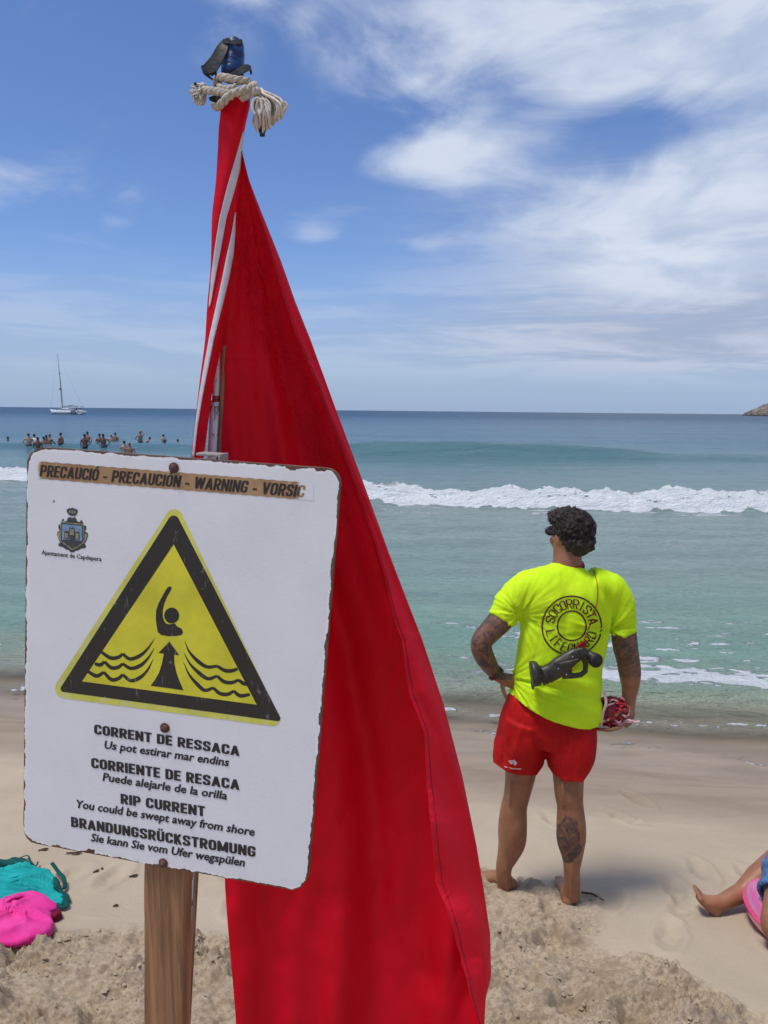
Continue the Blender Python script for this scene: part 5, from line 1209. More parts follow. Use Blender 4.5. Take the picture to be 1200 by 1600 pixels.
# temples
# hair: a cap of dark curls
m_hair, N, b = mat('dark_hair', (.02, .014, .012), .62); oc = N.obj(); f = N.noise(oc, 90, 5, .7, .8); N.l.new(N.mix(N.mr(f, .35, .75), (.010, .007, .006), (.075, .048, .036)), b.inputs['Base Color']); N.l.new(N.bump(f, 1, .006), b.inputs['Normal'])
mb = MB()
mb.ball(hl(0, -.024, .018), (.081, .092, .082), axh, 30, 20); mb.ball(hl(0, -.060, -.035), (.070, .055, .055), axh, 20, 14); mb.ball(hl(-.01, .03, .065), (.070, .065, .045), axh, 20, 12); mb.ball(hl(0, -.062, -.072), (.048, .030, .026), axh, 16, 10)
hm = mb.remesh(.004, 3); co = coords(hm); nn = normals(hm)
d_ = .017 * np.abs(fbm(co[:, 0] * 34, co[:, 1] * 34, co[:, 2] * 34, 4, .6)) * 2 + .006 * perlin(co[:, 0] * 70, co[:, 1] * 70, co[:, 2] * 70)
low_ = ss(co[:, 2] - hc.z, -.09, -.02); co += nn * ((d_ * (.25 + .75 * low_)) - .004)[:, None]; setcoords(hm, co)
hair = link('hair', hm, m_hair, gr)
rs = random.Random(9); mb = MB(); hcr = hl(0, -.02, .02)
for i in range(1500):
    d = Vector((rs.gauss(0, 1), rs.gauss(0, 1), rs.gauss(0, 1))).normalized()
    if d.z < -.35 or (d.dot(fwd) > .55 and d.z < .35): continue
    c = hcr + sid * (d.dot(sid) * .086) + fwd * (d.dot(fwd) * .096) + up * (d.dot(up) * .088)
    t1 = d.cross(Vector((rs.random(), rs.random(), rs.random()))).normalized(); t2 = d.cross(t1); R_ = rs.uniform(.003, .010); k_ = 1 if d.z > .1 else .45
    pts = [c + (t1 * math.cos(a) + t2 * math.sin(a)) * R_ + d * (k_ * (.001 + .0040 * a / 6) * rs.uniform(.4, 1.6)) for a in np.linspace(0, rs.uniform(3, 6.5), 7)]
    mb.tube(pts, [(.0009, .0009)] * 6 + [(.0006, .0006)], 4)
mb.build('curls', m_hair, hair)['kind'] = 'stuff'

# ================================================================ MEGAPHONE slung on the back
yb_ = min(onto(880, 1040, 0).y, onto(850, 1050, 0).y) - YG
mg = empty('megaphone', tuple(gp(870, 1040, yb_ - .05)), 'small dark megaphone hanging on a red cord across the back of the neon shirt', 'megaphone')
m_meg, N, b = mat('dark_plastic', (.03, .03, .02), .42); oc = N.obj(); f = N.noise(oc, 30, 5, .6); N.l.new(N.mix(N.mr(f, .35, .7), (.022, .020, .011), (.058, .052, .030)), b.inputs['Base Color']); N.l.new(N.mr(f, .3, .7, .35, .6), b.inputs['Roughness']); N.l.new(N.bump(f, .3, .002), b.inputs['Normal'])
c8 = lambda X, Y, yo=0.0: gp(820 + X / 8, 900 + Y / 8, yb_ - .045 + yo)
q8 = s1 / 8
def t8(rows, b_=.8, n=18, yo=0):
    mb = MB(); mb.tube([c8(r[0], r[1], (r[3] if len(r) > 3 else 0) + yo) for r in rows], [(r[2] * q8, r[2] * q8 * b_) for r in rows], n, (0, 1, 0)); return mb
mb = t8([(190, 1262, 112), (330, 1205, 112), (440, 1130, 122), (540, 1050, 105), (630, 990, 92), (730, 955, 72), (800, 985, 55)], .72)
mb2 = t8([(490, 1215, 75), (600, 1248, 36), (700, 1236, 34), (757, 1190, 33), (760, 1100, 34), (740, 1010, 42)], .8, 12); mb.add(mb2.V, mb2.F)
link('body', mb.remesh(.0028, 2), m_meg, mg)
for (x_, y_, r_, nm) in ((245, 1240, 122, 'rib'), (300, 1218, 118, 'rib'), (690, 972, 96, 'rib')):
    mb = MB(); dx_, dy_ = 14, -5; mb.tube([c8(x_ - dx_ / 2, y_ - dy_ / 2), c8(x_ + dx_ / 2, y_ + dy_ / 2)], [(r_ * q8, r_ * q8 * .74)] * 2, 24, (0, 1, 0)); mb.build(nm, m_meg, mg, True, .001)
mb = MB(); mb.tube([c8(560, 1140, -.012), c8(585, 1190, -.014)], [(16 * q8, 20 * q8)] * 2, 8); mb.build('trigger', simple('trigger_red', (.2, .02, .015), .5), mg)
for (x_, y_) in ((420, 1160), (600, 1010), (520, 1235)): mb = MB(); mb.ball(c8(x_, y_, -.040), (.0035, .002, .0035), None, 10, 6); mb.build('screw', simple('screw_steel', (.3, .3, .28), .4), mg)
mb = t8([(86, 1240, 168), (100, 1238, 172), (118, 1240, 168), (140, 1244, 138), (205, 1255, 112)], .85, 32); mb.build('bell', m_meg, mg)
mb = MB(); mb.tube([c8(780, 965), c8(850, 1015, -.004), c8(880, 1045, -.008)], [(48 * q8,) * 2, (58 * q8,) * 2, (70 * q8,) * 2], 18); mb.tube([c8(868, 1045, -.004), c8(900, 1062, -.022)], [(84 * q8, 84 * q8)] * 2, 24); mb.build('mouthpiece', m_dark, mg)
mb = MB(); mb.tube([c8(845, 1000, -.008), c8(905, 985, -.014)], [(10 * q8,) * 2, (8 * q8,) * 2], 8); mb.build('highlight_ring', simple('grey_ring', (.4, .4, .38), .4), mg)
mb = MB(); cp = [onto(x, y, .004) for x, y in ((927, 890), (930, 900), (933, 912), (934, 931), (931, 950), (928, 962), (922, 978), (915, 992))] + [c8(700, 880, -.03), c8(660, 890, -.035)]
mb.tube([Vector(p) for p in spl([tuple(p) for p in cp], 40)], .0016, 6); mb.build('cord', m_red, mg)
mb = MB()
for k in range(7):
    a = k * .9; mb.tube([c8(640 + 20 * k, 900 - 12 * k + 14 * math.sin(a), -.034), c8(660 + 18 * k, 860 - 10 * k, -.045), c8(690 + 12 * k, 850 + 20 * math.cos(a), -.034), c8(700 + 10 * k, 890, -.03)], .0022, 6)
mb.build('cord_knot', m_red, mg)
mb = MB(); mb.tube([c8(430, 1095, -.034), c8(560, 1070, -.036), c8(665, 1040, -.033)], [(10 * q8, .003)] * 3, 8); mb.build('grip_seam', simple('seam', (.11, .105, .08), .5), mg)

# ================================================================ BUNDLE in the right hand
bu = empty('bundle', tuple(gp(955, 1112, .0)), 'crumpled bundle of red and white striped tape held in the right hand of the lifeguard', 'tape bundle')
m_rt = simple('red_plastic', (.42, .012, .02), .5, .4, 60, .3, .002); m_wt = simple('pinkish_white_plastic', (.66, .40, .38), .5, .25, 60, .3, .002); m_ct = simple('cream_band', (.70, .55, .42), .6, .2, 60)
bc = gp(955, 1111, .0); rs = random.Random(21)
mb = MB(); mb.ball(bc, (26 * s1, .05, 24 * s1), None, 24, 16)
for v in mb.V: v += (v - bc).normalized() * .012 * float(perlin(np.array(v.x * 60), np.array(v.z * 60), v.y * 60))
mb.build('core', simple('dark_red_plastic', (.20, .01, .016), .6, .4, 60, .4, .003), bu)
for i in range(58):
    d = Vector((rs.uniform(-1, 1), -rs.uniform(.05, 1), rs.uniform(-1, .9))).normalized(); c = bc + Vector((d.x * 27 * s1, d.y * .052, d.z * 26 * s1))
    t_ = Vector((rs.uniform(.3, 1), 0, rs.uniform(-.8, .5))).normalized(); t_ = (t_ - d * t_.dot(d)).normalized(); s_ = d.cross(t_)
    L = rs.uniform(.012, .030); w_ = rs.uniform(.003, .0065)
    pts = [c - t_ * L - d * .006, c - t_ * L * .3 + d * rs.uniform(.002, .008), c + t_ * L * .4 + d * rs.uniform(.0, .007), c + t_ * L - d * .006]
    V, F = ribbon(pts, [s_ * w_ * rs.uniform(.6, 1.2) + d * rs.uniform(-.003, .003) for _ in pts], 8, .0006); top_ = c.z > bc.z + .012
    mesh('tape', V, F, m_rt if (rs.random() < (.75 if top_ else .28)) else m_wt, bu)
V, F = ribbon([gp(944, 1082, -.045), gp(947, 1098, -.058), gp(943, 1112, -.06), gp(940, 1126, -.056), gp(939, 1136, -.04)], [Vector((.006, 0, 0))] * 5, 20, .001); mesh('band', V, F, m_ct, bu)
for pts in ([gp(972, 1126, -.03), gp(982, 1125, -.04), gp(992, 1128, -.045), gp(1000, 1127, -.05)], [gp(970, 1122, -.03), gp(980, 1128, -.04), gp(990, 1126, -.045)]):
    V, F = ribbon(pts, [Vector((0, .003, .004))] * len(pts), 12, .0006); mesh('tape', V, F, m_wt, bu)

# ================================================================ BATHERS
m_bskin = simple('bather_skin', (.30, .15, .10), .5, .15, 8, 0); m_bskin2 = simple('pale_skin', (.46, .27, .20), .5, .12, 8, 0); m_bskin3 = simple('deep_tan_skin', (.14, .07, .045), .5, .15, 8, 0)
m_bhair = simple('dark_wet_hair', (.02, .015, .012), .5, .3, 60, 0); m_bhair2 = simple('fair_hair', (.22, .13, .06), .6, .3, 60, 0)
m_trunk = simple('navy_swimwear', (.02, .025, .05), .7, .2, 20, 0); m_tee = simple('white_wet_shirt', (.68, .66, .62), .7, .1, 20, 0); m_pinkw = simple('pink_swimwear', (.55, .12, .16), .7, .1, 20, 0)
def bather(px, py_w, py_t, pose, skin, hair, wear, label, face=0.0, lean=0.0, wide=1.0):
    """px, waterline and top of the head in the photo; stands in the sea"""
    p = PZ(px, py_w + 1.5, 0.0); d = (p - CO).dot(CF); vis = (py_w + 1.5 - py_t) * d / FPX; H = 1.70; k = 1.0
    z0 = vis - H; base = Vector((p.x, p.y, z0))
    e = empty('bather', tuple(base), label, 'person', 'bathers standing in the sea')
    c, s = math.cos(face), math.sin(face)
    def q(x, y, z):
        x *= wide; y += lean * max(0, z - .95) ** 1.3; zz = z - abs(lean) * .35 * max(0, z - .95)
        return base + Vector((x * c - y * s, x * s + y * c, zz))
    mb = MB(); R_ = lambda pts, rad, n=8: mb.tube([q(*a) for a in pts], rad, n, (-s, c, 0))
    for sg in (-1, 1): R_([(sg * .12, 0, .0), (sg * .11, 0, .45), (sg * .09, 0, .88)], [(.05, .05), (.065, .07), (.09, .09)])
    R_([(0, 0, .82), (0, 0, 1.0), (0, 0, 1.18), (0, 0, 1.34), (0, 0, 1.42), (0, 0, 1.50)], [(.16, .11), (.15, .10), (.175, .11), (.19, .10), (.12, .07), (.055, .055)], 12)
    mb.ball(q(0, .01, 1.59), (.075, .09, .105)); mb.ball(q(0, .10, 1.575), .02)
    arms = {'hips': [(.2, 0, 1.37), (.38, -.05, 1.12), (.20, .05, .98)], 'down': [(.2, 0, 1.37), (.26, 0, 1.12), (.27, .05, .86)], 'fold': [(.2, 0, 1.37), (.25, .02, 1.14), (.02, .18, 1.16)], 'up': [(.2, 0, 1.37), (.32, .05, 1.45), (.10, .05, 1.66)], 'out': [(.2, 0, 1.37), (.40, .1, 1.22), (.58, .2, 1.12)], 'front': [(.2, 0, 1.37), (.22, .15, 1.15), (.12, .35, 1.05)]}
    ps = pose if isinstance(pose, tuple) else (pose, pose)
    for sg, nm in zip((-1, 1), ps):
        a = [(sg * x, y, z) for x, y, z in arms[nm]]; a = [a[0], a[1], a[2]]
        R_(a, [(.055, .055), (.042, .042), (.030, .030)]); h_ = q(*a[2]); dr = (q(*a[2]) - q(*a[1])).normalized(); mb.ball(h_ + dr * .05, (.04, .03, .06))
    me = mb.remesh(.022, 3); link('body', me, skin, e)
    mb = MB(); mb.ball(q(0, -.015, 1.625), (.084, .098, .092)); hm = mb.remesh(.02, 0); link('hair', hm, hair, e)
    if wear:
        mb = MB()
        if wear is m_tee: mb.tube([q(0, 0, z) for z in (.88, 1.1, 1.34, 1.44)], [(.18, .13), (.18, .125), (.215, .12), (.10, .08)], 12, (-s, c, 0)); mb.build('shirt', wear, e)
        else: mb.tube([q(0, 0, z) for z in (.74, .86, 1.0)], [(.175, .12), (.175, .125), (.158, .112)], 12, (-s, c, 0)); mb.build('swim_shorts' if wear is m_trunk else 'swimsuit', wear, e)
    return e
A_, B_, D_ = m_bskin, m_bskin2, m_bskin3
bather(12.5, 686.5, 682, 'down', D_, m_bhair, None, 'lone bather far left, only the dark head above water')
bather(45.5, 697.5, 677, ('hips', 'down'), B_, m_bhair, m_trunk, 'bather in navy trunks at the left end of the group, arm bent', .3)
bather(54.5, 697, 678, 'down', A_, m_bhair, m_tee, 'bather in a wet white shirt beside the leftmost pair', -.2)
bather(59.5, 699, 683, 'down', D_, m_bhair, None, 'dark tanned bather low in the water in front of the white shirt', .1)
bather(69, 697, 682, 'down', A_, m_bhair, None, 'dark haired bather seen from behind above the left board corner', 0, 0, 1.15)
bather(73, 694, 679.5, 'down', D_, m_bhair, None, 'slim bather half hidden behind the dark haired one')
bather(78.5, 697, 678, ('down', 'front'), A_, m_bhair2, None, 'fair haired bather turned sideways near the left board corner', -.7)
bather(95.5, 697.5, 676, ('hips', 'down'), A_, m_bhair, m_trunk, 'slim bather standing alone in dark trunks, seen sideways', 1.2, 0, .85)
bather(133, 699.5, 678, ('down', 'hips'), D_, m_bhair, m_trunk, 'deeply tanned bather in dark trunks standing back to camera', 0)
bather(137.5, 694, 674.5, ('down', 'hips'), A_, m_bhair, None, 'bather standing just behind the deeply tanned one', -.3)
bather(162, 699.5, 678, 'hips', D_, m_bhair, m_trunk, 'broad bather with both hands on hips', 0, 0, 1.12)
bather(156, 694, 677.5, 'down', A_, m_bhair, None, 'bather peeping out behind the one with hands on hips', .5)
bather(174, 687.5, 679, 'down', B_, m_bhair2, None, 'fair bather chest deep, left of a close pair', .2)
bather(180.5, 687.5, 676, ('out', 'down'), A_, m_bhair, None, 'dark haired bather chest deep, right of a close pair', -.2)
bather(194.5, 703, 688.5, 'down', B_, m_bhair, None, 'pale bather with dark hair just behind the board top edge', .4)
bather(203, 706, 691.5, 'down', A_, m_bhair2, m_pinkw, 'reddish tanned bather nearest the board, seen from behind', 0, 0, 1.15)
bather(219.5, 690.5, 673.5, ('hips', 'up'), A_, m_bhair2, m_trunk, 'bather with one arm raised to the head', .1)
bather(227.5, 690, 680, 'front', A_, m_bhair, None, 'bather bending forward to the water beside the raised arm', -1.3, .55)
bather(255.5, 688, 678.5, ('up', 'down'), B_, m_bhair, None, 'slender pale bather behind the dark haired swimmer near the flag', .2, 0, .85)
bather(257.5, 699, 687, 'out', A_, m_bhair, None, 'dark haired bather with arms spread on the water near the flag', 0)
bather(278, 693, 686, 'down', B_, m_bhair, None, 'rightmost bather, head and shoulders only, closest to the flag', 0)

# ================================================================ SAILING YACHT
YD = 300.0
yo_ = PY(106, 645.5, YD); yo_.z = 0; KX = YD / FPX / math.cos(PITCH)
yt = empty('sailboat', tuple(yo_), 'white sailing yacht at anchor with bare mast and sails down', 'sailboat')
m_hull = simple('white_gelcoat', (.74, .75, .76), .3, .05, 1, 0); m_dk = simple('navy_trim', (.02, .025, .04), .4, .2, 1, 0); m_alu = simple('grey_aluminium', (.20, .21, .23), .4, .1, 1, 0); m_can = simple('canvas_grey', (.30, .32, .35), .8, .1, 2, 0); m_win = simple('dark_window', (.02, .025, .03), .15, .2, 1, 0)
yw = lambda px, z, y=0.0: Vector((yo_.x + (px - 106) * KX, yo_.y + y, z))
ST = [(79, 1.9, .05), (82, 1.72, .55), (88, 1.55, 1.1), (96, 1.42, 1.6), (106, 1.35, 1.95), (117, 1.32, 2.0), (126, 1.35, 1.85), (132.5, 1.4, 1.6)]
V = []; F = []; m_ = 9
for i, (px, dk, hw) in enumerate(ST):
    for j in range(m_):
        a = math.pi * j / (m_ - 1); yv_ = -math.cos(a) * hw; zz = dk - math.sin(a) ** .6 * (dk + .45); xo_ = 0
        if i == 0: xo_ = math.sin(a) * 1.0
        V.append(yw(px, zz, yv_) + Vector((xo_, 0, 0)))
n_ = len(ST)
F = [(i * m_ + j, i * m_ + j + 1, (i + 1) * m_ + j + 1, (i + 1) * m_ + j) for i in range(n_ - 1) for j in range(m_ - 1)] + [(i * m_, (i + 1) * m_, (i + 2) * m_ - 1, (i + 1) * m_ - 1) for i in range(n_ - 1)] + [tuple((n_ - 1) * m_ + j for j in range(m_)), tuple(range(m_))[::-1]]
mesh('hull', V, F, m_hull, yt)
mb = MB(); mb.tube([yw(px, .10, -hw * .985) for px, dk, hw in ST[1:]], [(.03, .12)] * 7, 6, (0, 0, 1)); mb.build('waterline_stripe', m_dk, yt)
mb = MB(); mb.tube([yw(92, 1.5), yw(98, 1.85), (yw(108, 1.95)), yw(116, 1.7)], [(.1, .6), (.30, 1.2), (.36, 1.35), (.3, 1.3)], 12, (0, 1, 0)); mb.build('cabin', m_hull, yt)
for k in range(4): mb = MB(); mb.box(yw(98.5 + 4 * k, 1.88, -1.30), (.62, .06, .16)); mb.build('window', m_win, yt, False)
mb = MB(); mb.tube([yw(98.2, 1.9), yw(96.8, 12), yw(94, 23.0)], [(.20, .15), (.17, .13), (.10, .09)], 10, (0, 1, 0)); ms = mb.build('mast', m_alu, yt)
mb = MB(); mb.ball(yw(96.0, 9.6, -.2), (.45, .4, .28)); mb.build('radar', m_dk, ms)
for z_ in (9.0, 15.5): mb = MB(); mb.tube([yw(97 - (z_ - 9) * .14, z_, -1.1), yw(97 - (z_ - 9) * .14, z_, 1.1)], .05, 6); mb.build('spreader', m_alu, ms)
mb = MB(); mb.tube([yw(98.5, 3.0), yw(117, 3.2)], [(.24, .24), (.16, .16)], 10); mb.build('boom', m_can, yt)
m_wire = simple('rigging_wire', (.22, .24, .27), .5, .1, 1, 0)
for a, b2 in ((yw(80, 1.9), yw(94, 22.8)), (yw(131.5, 1.4), yw(94, 22.9)), (yw(99, 1.4, -1.6), yw(95, 18)), (yw(99, 1.4, 1.6), yw(95, 18))): mb = MB(); mb.tube([a, b2], .018, 5); mb.build('stay', m_wire, yt)
mb = MB(); mb.tube([yw(107, 2.9), yw(110, 3.35), yw(114, 3.4), yw(116, 3.1)], [(.03, 1.3), (.04, 1.35), (.04, 1.35), (.03, 1.3)], 10, (0, 1, 0)); mb.build('sprayhood', m_can, yt)
mb = MB(); mb.tube([yw(118, 2.9), yw(122, 3.15), yw(127, 3.1), yw(129, 2.85)], [(.03, 1.5), (.05, 1.6), (.05, 1.6), (.03, 1.5)], 10, (0, 1, 0)); bm_o = mb.build('bimini', m_can, yt)
for px in (118.5, 128.5):
    for y_ in (-1.3, 1.3): mb = MB(); mb.tube([yw(px, 1.3, y_), yw(px, 2.95, y_)], .035, 5); mb.build('canopy_post', m_alu, yt)
for (a, b2) in ((82, 96), (110, 118)):
    for k in range(4):
        px = a + (b2 - a) * k / 3; mb = MB(); mb.tube([yw(px, 1.35, -1.1 - .03 * (px - 80) * .6), yw(px, 2.1, -1.1 - .03 * (px - 80) * .6)], .025, 5); mb.build('stanchion', m_alu, yt)
mb = MB(); mb.tube([yw(118, .75, -2.2) + Vector((1.0 * math.cos(a), 0, .55 * math.sin(a))) for a in np.linspace(0, 6.28, 24)], .16, 8, cap=False); mb.build('fender', m_dk, yt)
mb = MB(); mb.tube([yw(127.5, .9, -2.1) + Vector((1.15 * math.cos(a), 0, .62 * math.sin(a))) for a in np.linspace(0, 6.28, 24)], .2, 8, cap=False); mb.build('dinghy', m_hull, yt)
for (px, c_) in ((119.5, m_bskin3), (123.5, m_dk), (125.8, m_bskin3)):
    mb = MB(); mb.tube([yw(px, 1.3), yw(px, 1.9), yw(px, 2.15)], [(.25, .2), (.28, .2), (.1, .1)], 10); mb.ball(yw(px, 2.35), .17); o = link('person', mb.remesh(.06, 2), c_); tag(o, {119.5: 'person sitting forward in the cockpit of the white yacht', 123.5: 'person in dark clothes in the middle of the yacht cockpit', 125.8: 'tanned person at the stern end of the yacht cockpit'}[px], 'person', 'people in the yacht cockpit')

# ================================================================ CLOTHES ON THE SAND
def heap(name, outline, hmax, m, label, cat, parent=None, freq=(18, 40), amp=.018, seed=1.0, power=.45, nr=44, zoff=0.0, group=None):
    out = resample(outline, 2.2); out = [np.array(p) for p in out]; c = np.mean(out, 0); n = len(out)
    X = np.zeros((nr, n)); Y = X.copy(); Z = X.copy()
    for j, p in enumerate(out):
        for i in range(nr):
            t_ = i / (nr - 1); q = c + (p - c) * t_; g = ground_hit(q[0], q[1] + 4 * (1 - t_)); X[i, j], Y[i, j], Z[i, j] = g.x, g.y, t_
    T_ = Z.copy(); gz = base_z(X, Y) + .010 + .012 * fbm(X * .9, Y * .9, 1.3, 3)
    if freq[1] > 40: uu = Y * freq[1] * 1.5 + X * 6 + 4.5 * fbm(X * 5, Y * 8, seed, 2)
    elif freq[0] == 16: g_ = ground_hit(14, 1442); uu = 3.2 * np.arctan2(Y - g_.y, X - g_.x) + 22 * np.hypot(X - g_.x, Y - g_.y) + 2.0 * fbm(X * 6, Y * 7, seed, 2)
    else: uu = (X + Y) * 30 + 3 * fbm(X * 9, Y * 9, seed, 2)
    f = (1 - np.abs(np.sin(uu)) ** .7) * (.55 + .9 * fbm(X * 7, Y * 9, seed + 2, 2)) * 1.3; f2 = fbm(X * 9, Y * 9, seed + 5, 2)
    prof = (1 - T_ ** 3.2) ** power
    Z = gz + zoff + prof * hmax * (.72 + .3 * f2) + amp * f * (.25 + .75 * prof) - .012 * (T_ > .985)
    o = gridmesh(name, X, Y, Z, m, parent, wrap=True); o.modifiers.new('s', 'SOLIDIFY').thickness = .003
    if label: tag(o, label, cat, group)
    return o
def cloth_mat(name, c1_, c2_, sc=9):
    m, N, b = mat(name, c1_, .85); oc = N.obj(); f = N.noise(oc, sc, 4, .6); N.l.new(N.mix(N.mr(f, .3, .7), c1_, c2_), b.inputs['Base Color'])
    N.l.new(N.bump(N.math('ADD', N.noise(N.map(oc, (.6, 1.6, 1)), 26, 5, .6, .8), N.math('MULTIPLY', N.noise(oc, 500, 2, .5), .05)), .35, .008), b.inputs['Normal']); b.inputs['Specular IOR Level'].default_value = .15; return m
m_turq = cloth_mat('turquoise_cloth', (.01, .27, .27), (.02, .38, .37)); m_pink = cloth_mat('hot_pink_cloth', (.70, .035, .25), (.80, .07, .33)); m_grn = cloth_mat('dark_green_cloth', (.005, .05, .045), (.01, .09, .08)); m_flo = cloth_mat('lilac_print', (.55, .52, .70), (.10, .12, .28), 60); m_mar = cloth_mat('maroon_cloth', (.12, .005, .02), (.2, .01, .03))
tq = heap('beach_dress', [(-46, 1378), (-8, 1372), (12, 1364), (32, 1360), (56, 1362), (80, 1366), (87, 1378), (87, 1392), (94, 1400), (104, 1410), (98, 1418), (84, 1420), (60, 1414), (20, 1420), (-20, 1424), (-50, 1412)], .042, m_turq, 'crumpled turquoise dress lying on the sand at the left edge', 'dress', None, (10, 46), .042, 3.0)
pk = heap('beach_towel', [(-60, 1420), (-20, 1414), (0, 1413), (18, 1405), (36, 1400), (58, 1401), (74, 1410), (90, 1421), (91, 1428), (80, 1434), (83, 1446), (86, 1454), (81, 1464), (66, 1474), (48, 1481), (30, 1485), (-4, 1485), (-40, 1482), (-66, 1456)], .040, m_pink, 'hot pink towel dropped in folds against the turquoise dress', 'towel', None, (16, 14), .026, 7.0, zoff=.012)
def rolls(parent, m, lines_, r_, name='fold'):
    for pts in lines_:
        c = spl([tuple(gl_(p[0], p[1] + 3, p[2] - .014)) for p in pts], 26); n = 26; rr = [(r_ * (.35 + .65 * math.sin(math.pi * min(1, max(0, i / 25))) ** .6) * (1 + .25 * math.sin(i * 1.1)), r_ * .55 * (.3 + .7 * math.sin(math.pi * i / 25) ** .6)) for i in range(n)]
        mb = MB(); mb.tube([Vector(q) for q in c], rr, 12, (0, 0, 1)); mb.build(name, m, parent)
def gl_(px, py, h=.012): g = ground_hit(px, py); g.z = float(sand_h(np.array(g.x), np.array(g.y))) + h; return g
rolls(tq, m_turq, [[(-20, 1395, .03), (20, 1388, .058), (60, 1380, .055), (86, 1386, .02)], [(-20, 1408, .03), (25, 1400, .05), (64, 1396, .052), (96, 1404, .02)], [(0, 1384, .04), (30, 1378, .06), (58, 1373, .05), (80, 1375, .025)], [(20, 1410, .04), (50, 1408, .045), (80, 1412, .03), (100, 1414, .015)]], .013)
rolls(pk, m_pink, [[(-10, 1436, .06), (14, 1424, .075), (40, 1414, .062), (74, 1420, .03)], [(4, 1448, .06), (18, 1440, .074), (24, 1428, .07), (18, 1418, .055)], [(0, 1462, .045), (26, 1462, .06), (38, 1444, .068), (34, 1424, .06)], [(50, 1424, .055), (66, 1430, .05), (84, 1432, .03)], [(40, 1474, .03), (60, 1464, .045), (76, 1450, .035)]], .012)
gn = empty('swimsuit', tuple(ground_hit(30, 1356)), 'dark green strappy swimsuit tangled behind the turquoise dress', 'swimsuit')
heap('fabric', [(-10, 1353), (14, 1350), (24, 1345), (42, 1348), (50, 1357), (44, 1362), (20, 1360), (-10, 1358)], .03, m_grn, None, None, gn, (20, 30), .01, 12.0)
heap('lilac_lining', [(14, 1360), (30, 1356), (46, 1355), (51, 1361), (40, 1366), (20, 1365)], .028, m_flo, None, None, gn, (20, 30), .008, 14.0)
def gl_(px, py, h=.012): g = ground_hit(px, py); g.z = float(sand_h(np.array(g.x), np.array(g.y))) + h; return g
for k, (pts, r_) in enumerate((([(82, 1366, .06), (92, 1372, .05), (100, 1382, .03), (101, 1392, .02), (92, 1396, .03), (87, 1388, .04)], .009), ([(86, 1380, .04), (92, 1390, .025), (88, 1398, .03)], .007), ([(44, 1350, .03), (50, 1358, .035), (56, 1362, .03), (60, 1352, .02)], .004),
    ([(86, 1400, .05), (96, 1402, .03), (104, 1404, .02), (107, 1412, .012)], .010), ([(88, 1420, .02), (98, 1422, .016), (104, 1418, .015), (98, 1410, .03)], .012), ([(-10, 1355, .02), (-40, 1352, .012), (-60, 1356, .01)], .006), ([(30, 1350, .03), (44, 1346, .03), (50, 1360, .03)], .004))):
    c = spl([tuple(gl_(*p)) for p in pts], 18); mb = MB(); mb.tube([Vector(q) for q in c], [(r_, r_ * .45)] * 18, 8, (0, 0, 1)); mb.build('strap', m_grn, gn)
heap('towel_underside', [(78, 1432), (96, 1428), (98, 1434), (88, 1440), (80, 1440)], .02, m_mar, None, None, pk, (20, 30), .006, 2.0, nr=12)
m_twig = simple('dry_seaweed', (.07, .045, .025), .9, .4, 60, .5, .002)
for (px, py, L, a) in ((152, 1362, .02, .5), (160, 1358, .015, 2.0), (210, 1370, .03, .2), (182, 1414, .014, 0), (118, 1334, .05, -.15), (70, 1330, .03, .1), (1002, 1399, .0, 0)):
    if L == 0: continue
    g = gl_(px, py, .004); mb = MB()
    mb.ball(g, (L * .45, L * .3, .004), None, 8, 6)
    for k in range(2): aa = a + k * .35; mb.tube([g - Vector((math.cos(aa), math.sin(aa), 0)) * L, g + Vector((0, 0, .008)), g + Vector((math.cos(aa + .4), math.sin(aa + .4), 0)) * L * .6], .0026, 5)
    o = link('seaweed', mb.remesh(.0012, 0), m_twig); tag(o, {152: 'dark crumb of seaweed below the lower left part of the board', 160: 'smaller crumb of seaweed beside the first one', 210: 'flat bit of seaweed just left of the wooden post', 182: 'tiny dark bit of seaweed alone on smooth sand left of the post', 118: 'long thin strand of seaweed at the board lower edge', 70: 'strand of seaweed near the lower left board corner'}[px], 'seaweed', 'bits of seaweed on the sand')
mb = MB(); g0 = gl_(908, 1396, .006); g1 = gl_(944, 1404, .006); mb.tube([g0, (g0 + g1) / 2 + Vector((0, .01, .006)), g1], [(.004, .003), (.005, .004), (.002, .002)], 7); tag(mb.build('twig', m_twig), 'thin dark twig on the sand beside the right foot of the lifeguard', 'twig')

# ================================================================ SEATED PERSON AND FLOAT at the right edge
gh = ground_hit(1118, 1433)
fr_ = ground_hit(1300, 1470)
m_float, N, b = mat('pink_vinyl', (.85, .10, .30), .25); b.inputs['Transmission Weight'].default_value = .35; b.inputs['Roughness'].default_value = .3; f = N.noise(N.obj(), 6, 3, .5); N.l.new(N.mix(N.mr(f, .3, .7), (.72, .05, .20), (.80, .10, .26)), b.inputs['Base Color'])
fl_ = empty('swim_ring', tuple(fr_), 'translucent pink inflatable ring under the seated person at the right edge', 'swim ring')
mb = MB(); R0 = .265; rt = .062
cen_ = fr_ + Vector((0, .05, rt * .9)); tilt = Vector((.10, .0, 1)).normalized(); ux = Vector((1, 0, -.10)).normalized(); uy = tilt.cross(ux)
mb.tube([cen_ + ux * (R0 * math.cos(a)) + uy * (R0 * 1.02 * math.sin(a)) for a in np.linspace(0, 2 * math.pi, 73)], (rt, rt), 20, tilt, cap=False); mb.build('tube', m_float, fl_)
mb = MB(); mb.tube([cen_ + ux * ((R0 + rt) * math.cos(a)) + uy * ((R0 + rt) * 1.02 * math.sin(a)) for a in np.linspace(0, 2 * math.pi, 73)], (.004, .006), 8, tilt, cap=False); mb.build('seam', simple('pink_seam', (.80, .04, .22), .35, .1, 10, 0), fl_)
